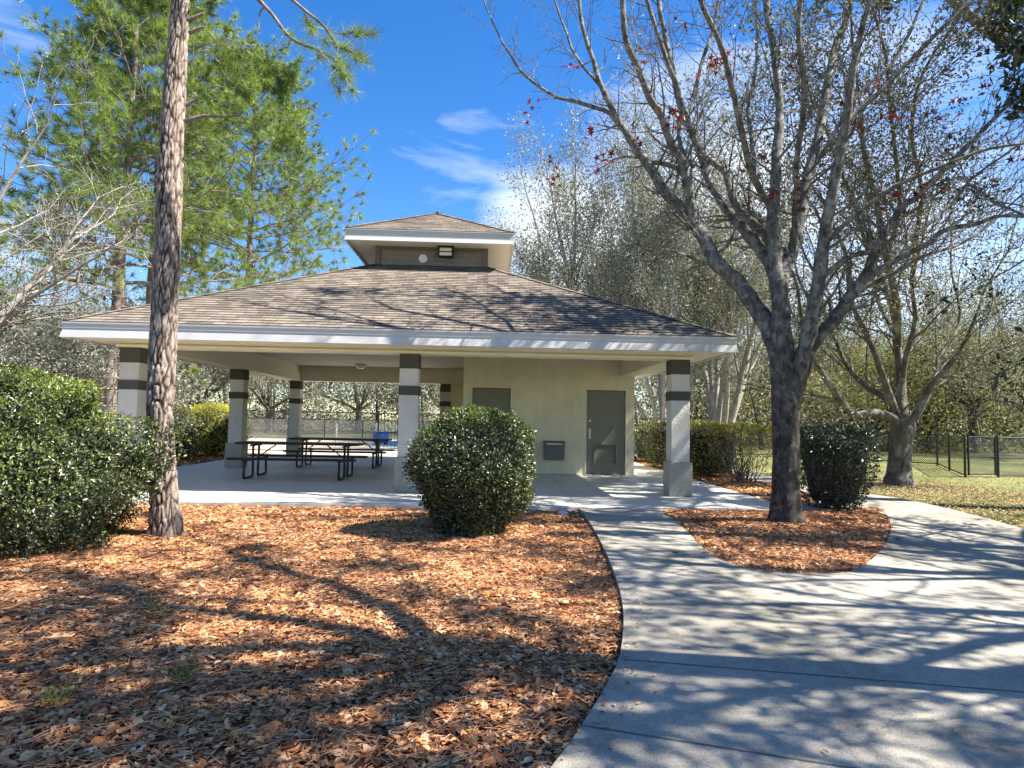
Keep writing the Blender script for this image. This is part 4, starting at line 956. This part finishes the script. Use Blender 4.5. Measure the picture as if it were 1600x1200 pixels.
# trees right of the camera whose shade falls on the walk and mulch
SH = dict(seg=[7, 6, 5, 4, 3], wander=.12, up=[.1, .1, .08, 0], kids=[5, 4, 4, 3], ang=.7, ratio=.55, max=4, limbs=7, spreadang=.8, rr=.55, rmin=.01, limbL=.6, t0=.25)
sh1 = make_tree('shade_tree', 71, 14, .26, SH, 'darkleaf', 10500, .13, .075, .14, 'bark_grey', loc=(16.8, -6.9, -.1), label='tall leafy tree just right of the picture, shading the walk', trunk_t=.35, frac=.3)
copy_thing(sh1, (15.6, -8.6, -.1), 2.6, (.78, .78, .78), 'shorter leafy tree beside the walk just outside the right edge')
copy_thing(sh1, (17.5, -14.8, -.1), 1.1, (1.0, 1.0, 1.1), 'tall leafy tree right of and behind the camera')
sh2 = make_tree('shade_tree', 83, 12.5, .2, SH, 'darkleaf', 8500, .14, .08, .12, 'bark_grey', loc=(11.2, -9.0, -.1), label='leafy tree close on the right of the camera, casting streaks of shade over the mulch', trunk_t=.55, frac=.2)
copy_thing(sh2, (17.0, -.6, -.1), 1.3, (1.35, 1.35, 1.3), 'very tall leafy tree just right of the picture, its crown shading the right roof slope')
# overhanging dark leaves at the top right corner
def overhang():
    root = empty('magnolia_tree', (15.6, -5.4, -.1), 'dark big-leaved branch hanging in at the top right corner', 'tree')
    w = MB(); cr = MB(); rng = np.random.default_rng(4); Y0 = -5.0; tips = []
    w.tube([(15.6, -5.4, -.15), (15.5, -5.4, 2), (15.6, -5.3, 5), (15.3, -5.2, 8)], [.2, .17, .13, .06], 10)
    for pp in ([(1720, -40), (1640, 20), (1600, 60), (1585, 110), (1590, 165)], [(1700, 60), (1640, 90), (1605, 130), (1596, 180)], [(1680, -120), (1600, -30), (1570, 20), (1565, 60)]):
        Q = smooth_path([at(a_, b_, Y0) for a_, b_ in pp], 4); Q = np.vstack([[(15.5, -5.3, 5.2)], Q]); w.tube(Q, np.linspace(.05, .006, len(Q)), 6)
        for i_ in range(5, len(Q)):
            for _ in range(6): tips.append((Q[i_], nrm(rng.normal(0, 1, 3))))
    for i_ in range(10):
        a_ = i_ * 2.4; c_ = np.array([15.4, -5.3, 5.5 + i_ * .3]); e = c_ + np.array([math.cos(a_) * 1.2 + .8, math.sin(a_) * 1.4 - .8, .4]); w.tube([c_, (c_ + e) / 2, e], [.04, .03, .015], 6)
        for _ in range(40): tips.append((e + rng.normal(0, .35, 3), nrm(rng.normal(0, 1, 3))))
    leafcloud(rng, tips, 1500, .14, .055, .09, cr, 0, .4)
    w.build('trunk', 'bark_grey', root, True); cr.build('crown', 'darkleaf', root)
overhang()

# far woods
def woodland(name, x0, x1, y0, y1, h, n, mats, seed, hv=.35):
    rng = np.random.default_rng(seed); m = MB(); cc = rng.uniform(0, 1, (int(n / 90), 3)); k = len(cc)
    cx_ = x0 + (x1 - x0) * cc[:, 0]; cy_ = y0 + (y1 - y0) * cc[:, 1]; top = h * np.array([1 + hv * noise.noise(Vector((a * .12, b * .1, seed))) for a, b in zip(cx_, cy_)])
    cz_ = top * cc[:, 2] ** .8
    i = rng.integers(0, k, n); P = np.column_stack([cx_[i], cy_[i], cz_[i]]) + rng.normal(0, 1, (n, 3)) * [1.1, 1.1, .8]; P[:, 2] = np.abs(P[:, 2]) - .05
    mi = (np.arange(k) * 7919 % len(mats))[i]
    for q in range(len(mats)):
        s_ = mi == q; kk = s_.sum(); m.leaves(P[s_], rng.normal(0, 1, (kk, 3)), rng.normal(0, .7, (kk, 3)) + [0, 0, .6], rng.uniform(.16, .36, kk), rng.uniform(.08, .17, kk), q)
    b = len(mats)
    for q in range(int((x1 - x0) / (4 if seed == 1 else 1.3))):
        x = rng.uniform(x0, x1); y = rng.uniform(y0, y1); hh = h * rng.uniform(.6, .95); l_ = rng.normal(0, .6)
        m.tube([(x, y, -.1), (x + l_ * .3, y, hh * .4), (x + l_, y, hh)], [rng.uniform(.1, .2), .1, .03], 5, b)
    tag(m.build(name, list(mats) + ['bark_dark']), kind='stuff')
woodland('distant_woods', -62, 14, 48, 58, 12, 150000, ['moss', 'olive', 'moss', 'graygreen'], 1)
woodland('distant_woods', 14, 80, 44, 56, 9.5, 90000, ['forest', 'olive', 'moss', 'forest'], 2)
woodland('wood_undergrowth', 18, 60, 24, 42, 4.2, 52000, ['forest', 'olive', 'forest', 'graygreen', 'yellowgreen'], 3, .6)
woodland('wood_undergrowth', -45, -12, 14, 34, 6, 42000, ['olive', 'graygreen', 'moss'], 4, .5)

# ------------------------------------------------------------------ shrubs
def shrub(name, cx, cy, prof, z0, n, L, label, mats, topf, group=None, rx=1., ry=1., box=0, lumps=.12, seed=0, core='shrubcore', sparse_low=0):
    """prof: (height, radius) pairs; leaves fill a thick outer shell, stems inside"""
    rng = np.random.default_rng(100 + seed); hs = np.array([p[0] for p in prof]); rs = np.array([p[1] for p in prof]); H = hs[-1]
    root = empty(name, (cx, cy, z0), label, 'shrub', group)
    def surf(h, a, s=1.):
        r = np.interp(h, hs, rs)
        if box: r = r * (1 / np.maximum(np.abs(np.cos(a)) ** box + np.abs(np.sin(a)) ** box, 1e-6) ** (1 / box))
        x, y = np.cos(a) * r * rx * s, np.sin(a) * r * ry * s
        lump = np.array([noise.noise(Vector((p * 1.6 + seed, q * 1.6, t * 1.6))) + .5 * noise.noise(Vector((p * 4.2, q * 4.2, t * 4.2 + seed))) for p, q, t in zip(x, y, h)]) * lumps
        return x * (1 + lump / max(.3, rs.max())), y * (1 + lump / max(.3, rs.max())), h * (1 + lump * .35 / H)
    # sample by area: rejection on radius
    M = int(n * 2.2); h = rng.uniform(0, 1, M) * H; r = np.interp(h, hs, rs); slope = np.abs(np.gradient(rs, hs)); wgt = r * np.sqrt(1 + np.interp(h, hs, slope) ** 2)
    h = h[rng.random(M) < wgt / wgt.max()][:n]; n = len(h); a = rng.uniform(0, 2 * PI, n)
    depth = 1 - np.abs(rng.normal(0, .085, n)) + rng.normal(0, .03, n) + .13 * (rng.random(n) < .07) * rng.random(n)
    x, y, z = surf(h, a, depth); z = z * (.5 + .5 * np.minimum(1, depth + .04))
    z = np.where(h > H * .85, z + (rng.random(n) - .5) * .03, z)
    P = np.column_stack([cx + x, cy + y, z0 + z]); out = nrm(np.column_stack([x / rx ** 2, y / ry ** 2, (z / H - .45) * rs.max() * 1.3]))
    U = nrm(out * .5 + rng.normal(0, .75, (n, 3)) + [0, 0, .25]); Nn = nrm(out + rng.normal(0, .45, (n, 3)) + [0, 0, .35])
    m = MB(); tn = (rng.random(n) < np.clip((z / H - topf[0]) / (1 - topf[0]), 0, 1) * topf[1] + .05 * topf[1]) & (depth > .93)
    ls = L * rng.uniform(.65, 1.3, n)
    if sparse_low: keep = rng.random(n) < np.clip(z / (sparse_low * H), .18, 1)
    else: keep = np.ones(n, bool)
    for q, s_ in ((0, ~tn & keep), (1, tn & keep)): m.leaves(P[s_], U[s_], Nn[s_], ls[s_], ls[s_] * .5, q, .22)
    m.build('foliage', mats, root)
    # stray shoots that stand out of the clipped outline
    ns = int(14 + n / 900); hh = rng.uniform(.25, .97, ns) * H; aa = rng.uniform(0, 2 * PI, ns); sx, sy, sz = surf(hh, aa, .97); sh = MB()
    for q in range(ns):
        b0 = np.array([cx + sx[q], cy + sy[q], z0 + sz[q]]); o_ = nrm([sx[q], sy[q], (hh[q] / H - .3) * 1.6]); e = b0 + nrm(o_ + rng.normal(0, .35, 3) + [0, 0, .3]) * rng.uniform(.06, .17)
        sh.tube([b0 - o_ * .08, b0, e], [.003, .0025, .0015], 4, 2)
        for _ in range(int(rng.integers(5, 10))):
            t = rng.uniform(.15, 1.05); sh.leaves([b0 + (e - b0) * t], [rng.normal(0, .8, 3) + o_], [rng.normal(0, .5, 3) + [0, 0, .8]], L * rng.uniform(.7, 1.2), L * .45, int(rng.random() < .6), .2)
    so_ = sh.build('shoot', list(mats) + ['bark_grey'], root); so_['kind'] = 'stuff'
    # dense twigs inside
    w = MB(); k = 60
    for q in range(k):
        a_ = rng.uniform(0, 6.28); h1 = rng.uniform(.45, .92) * H; r1 = np.interp(h1, hs, rs) * rng.uniform(.3, .95)
        b0 = np.array([cx + rng.normal(0, .12 * rx), cy + rng.normal(0, .12 * ry), z0 - .05]); e = np.array([cx + math.cos(a_) * r1 * rx, cy + math.sin(a_) * r1 * ry, z0 + h1])
        mid_ = (b0 + e) / 2 + rng.normal(0, .06, 3) + [0, 0, -.05]; w.tube(smooth_path([b0, mid_, e], 3), np.linspace(.012, .004, 7), 5)
    w.build('stem', 'bark_grey', root)
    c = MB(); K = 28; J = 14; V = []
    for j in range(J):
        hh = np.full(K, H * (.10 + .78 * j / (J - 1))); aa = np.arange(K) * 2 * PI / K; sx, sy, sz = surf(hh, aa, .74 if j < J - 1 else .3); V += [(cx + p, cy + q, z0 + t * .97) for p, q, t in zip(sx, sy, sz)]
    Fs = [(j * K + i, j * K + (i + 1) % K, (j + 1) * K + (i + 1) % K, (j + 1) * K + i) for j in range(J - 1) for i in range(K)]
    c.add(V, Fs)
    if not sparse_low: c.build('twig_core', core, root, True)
    return root
RP = [(0, .40), (.12, .48), (.35, .64), (.6, .76), (.85, .81), (1.05, .77), (1.25, .64), (1.4, .46), (1.5, .24), (1.55, .02)]
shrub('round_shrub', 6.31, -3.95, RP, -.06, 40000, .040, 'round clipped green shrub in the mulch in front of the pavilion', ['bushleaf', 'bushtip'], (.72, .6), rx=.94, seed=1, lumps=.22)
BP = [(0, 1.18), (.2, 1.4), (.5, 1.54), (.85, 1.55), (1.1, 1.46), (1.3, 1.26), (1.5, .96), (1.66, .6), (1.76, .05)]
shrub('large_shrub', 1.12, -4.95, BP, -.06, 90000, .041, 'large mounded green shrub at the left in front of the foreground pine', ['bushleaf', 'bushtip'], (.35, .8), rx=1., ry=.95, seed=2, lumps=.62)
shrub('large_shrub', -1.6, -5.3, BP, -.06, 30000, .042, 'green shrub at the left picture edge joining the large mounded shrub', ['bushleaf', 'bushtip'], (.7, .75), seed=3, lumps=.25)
shrub('yellow_shrub', -2.4, -.6, [(0, .9), (.5, 1.15), (1.1, 1.1), (1.5, .8), (1.75, .1)], -.1, 9000, .055, 'yellow topped shrub showing at the left edge behind the large shrub', ['bushleaf', 'bushyellow'], (.5, .9), seed=4)
YP = [(0, .8), (.4, 1.05), (.9, 1.1), (1.3, .95), (1.6, .6), (1.72, .05)]
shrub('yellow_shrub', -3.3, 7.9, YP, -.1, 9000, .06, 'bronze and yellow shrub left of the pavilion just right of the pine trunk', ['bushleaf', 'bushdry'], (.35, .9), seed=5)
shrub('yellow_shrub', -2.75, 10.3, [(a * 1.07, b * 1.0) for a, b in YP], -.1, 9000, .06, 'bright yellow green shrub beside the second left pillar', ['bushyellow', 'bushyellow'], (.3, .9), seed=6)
shrub('dark_shrub', 12.2, -1.4, [(0, .38), (.25, .55), (.6, .68), (.95, .74), (1.2, .72), (1.32, .6), (1.38, .05)], -.03, 13000, .052, 'dark square clipped shrub behind the sweetgum trunk', ['bushdark', 'bushleaf'], (.85, .4), rx=.80, ry=.9, box=3, seed=7, lumps=.12)
shrub('hedge_shrub', 12.05, 7.2, [(0, .6), (.3, .85), (.8, .95), (1.15, .85), (1.4, .5), (1.48, .05)], -.03, 8000, .06, 'dark green rounded shrub beside the restroom wall corner', ['bushleaf', 'bushdry'], (.6, .6), seed=8)
shrub('hedge_shrub', 12.15, 4.7, [(0, .65), (.3, .75), (.9, .85), (1.2, .82), (1.36, .6), (1.42, .05)], -.03, 9000, .055, 'yellow topped clipped hedge shrub right of the corner pillar', ['bushdry', 'bushyellow'], (.62, .9), ry=1.1, box=3, seed=9)
shrub('hedge_shrub', 12.3, 2.75, [(0, .3), (.3, .5), (.8, .68), (1.15, .72), (1.33, .6), (1.38, .05)], -.03, 6500, .055, 'thin leggy hedge shrub with bare lower stems left of the sweetgum trunk', ['bushdry', 'bushyellow'], (.7, .7), box=3, seed=10, sparse_low=.75)
shrub('hedge_shrub', 12.3, 10.4, [(0, .7), (.6, .95), (1.1, .9), (1.5, .05)], -.03, 5000, .065, 'green shrub farthest back in the hedge row by the walk', ['bushleaf', 'bushtip'], (.6, .6), seed=12)

# little weeds in the mulch
def weed(px, py, s, label):
    p = at0(px, py); p[2] = -.05; rng = np.random.default_rng(int(px)); r = empty('weed', tuple(p), label, 'weed', 'green weeds in the mulch'); m = MB(); n = int(60 * s)
    st = MB()
    for i in range(7):
        a = rng.uniform(0, 6.28); e = p + np.array([math.cos(a) * .09 * s, math.sin(a) * .09 * s, .07 * s + rng.uniform(0, .05)]); st.tube([p, (p + e) / 2 + [0, 0, .02], e], [.002, .002, .001], 4)
        for _ in range(n // 7):
            t = rng.uniform(.3, 1); m.leaves([p + (e - p) * t + rng.normal(0, .012, 3)], [rng.normal(0, 1, 3) + [0, 0, .3]], [rng.normal(0, .4, 3) + [0, 0, 1]], .028, .014)
    m.build('leaf', 'bushtip', r)['kind'] = 'stuff'; st.build('stem', 'bushtip', r)
weed(288, 1085, 1.1, 'small green weed in the mulch at the lower left'); weed(88, 1120, .8, 'tiny weed sprig nearest the lower left corner'); weed(243, 968, .8, 'tiny sprig in the mulch above the green weed')
# fallen leaves on the walk
rng = np.random.default_rng(3)
for px, py, lab in ((1055, 880, 'curled dry leaf on the walk between the two mulch beds'), (1403, 857, 'curled dark leaf on the walk right of the mulch island')):
    p = at0(px, py); p[2] = .0; m = MB(); V = [p + [0, 0, .006]] + [p + [math.cos(i * PI / 5) * (.05 if i % 2 == 0 else .02), math.sin(i * PI / 5) * (.05 if i % 2 == 0 else .02), .022 * (i % 2 == 0) + .004] for i in range(10)]; m.add(V, [(0, i + 1, (i + 1) % 10 + 1) for i in range(10)]); m.tube([p + [0, 0, .015], p + [.04, .02, .005]], .0015, 4); tag(m.build('fallen_leaf', 'bark_dark'), lab, 'leaf', 'fallen leaves on the walk')

# ------------------------------------------------------------------ light and sky
S = Vector((.81, -.15, 1.0)).normalized()
sun = bpy.data.lights.new('sun', 'SUN'); sun.energy = 5.0; sun.angle = R_(.53); sun.color = (1, .94, .85)
so = bpy.data.objects.new('sun', sun); C.objects.link(so); so.rotation_euler = S.to_track_quat('Z', 'Y').to_euler(); so.location = (20, -10, 30)
wd = bpy.data.worlds.new('World'); sc.world = wd; wd.use_nodes = True; nt = wd.node_tree; nt.nodes.clear()
sky = nt.nodes.new('ShaderNodeTexSky'); sky.sky_type = 'NISHITA'; sky.sun_disc = False
sky.sun_elevation = math.asin(S.z); sky.sun_rotation = math.atan2(S.x, S.y); sky.air_density = 1.0; sky.dust_density = .3; sky.ozone_density = 2.5
hs = N(nt, 'ShaderNodeHueSaturation', {'Hue': .508, 'Saturation': 1.37, 'Value': 1.38, 'Color': sky.outputs[0]})
tc = N(nt, 'ShaderNodeTexCoord').outputs['Generated']
mp = N(nt, 'ShaderNodeMapping', {'Vector': tc, 'Scale': (1.0, 1.0, 3.2), 'Rotation': (.1, .15, .0)}).outputs[0]
cn = N(nt, 'ShaderNodeTexNoise', {'Vector': mp, 'Scale': 3.0, 'Detail': 9, 'Roughness': .6, 'Distortion': .5}).outputs[0]
def lobe(px, py, wide, tight):
    d = nrm(FW + RT * (px - 800) / F - UP * (py - 600) / F)
    dp = N(nt, 'ShaderNodeVectorMath', {0: tc, 1: tuple(d)}, operation='DOT_PRODUCT').outputs['Value']
    return N(nt, 'ShaderNodeMapRange', {0: dp, 1: math.cos(R_(wide)), 2: math.cos(R_(tight)), 3: 0., 4: 1.}).outputs[0]
def mth(op, a, b): return N(nt, 'ShaderNodeMath', {0: a, 1: b}, operation=op, use_clamp=True).outputs[0]
L1 = mth('MULTIPLY', lobe(1230, 420, 26, 8), .34); L2 = mth('MULTIPLY', lobe(690, 255, 9, 2), .15); L3 = mth('MULTIPLY', lobe(860, 400, 8, 2.5), .38); L4 = mth('MULTIPLY', lobe(60, 350, 16, 4), .1)
back = N(nt, 'ShaderNodeMapRange', {0: N(nt, 'ShaderNodeVectorMath', {0: tc, 1: (.15, -.85, .5)}, operation='DOT_PRODUCT').outputs['Value'], 1: .1, 2: .7, 3: 0., 4: .08}).outputs[0]   # added unseen thin cloud behind the viewer, whitens the fill on the facade
bias = mth('ADD', mth('ADD', mth('ADD', L1, L2), mth('ADD', L3, L4)), back)
cf = N(nt, 'ShaderNodeMapRange', {0: N(nt, 'ShaderNodeMath', {0: cn, 1: bias}, operation='ADD').outputs[0], 1: .60, 2: 1.0, 3: 0, 4: .9}).outputs[0]
mx = mixc(nt, cf, hs.outputs[0], (7.6, 8.2, 9.2))
bg = N(nt, 'ShaderNodeBackground', {'Color': mx, 'Strength': .057}); wo = nt.nodes.new('ShaderNodeOutputWorld'); nt.links.new(bg.outputs[0], wo.inputs[0])
vs = sc.view_settings; vs.view_transform = 'Standard'; vs.look = 'None'; vs.exposure = 1.7; vs.gamma = 1; vs.use_curve_mapping = False
sc.cycles.max_bounces = 6; sc.cycles.diffuse_bounces = 3; sc.cycles.glossy_bounces = 2; sc.cycles.transmission_bounces = 3; sc.cycles.transparent_max_bounces = 24
sc.cycles.use_denoising = True
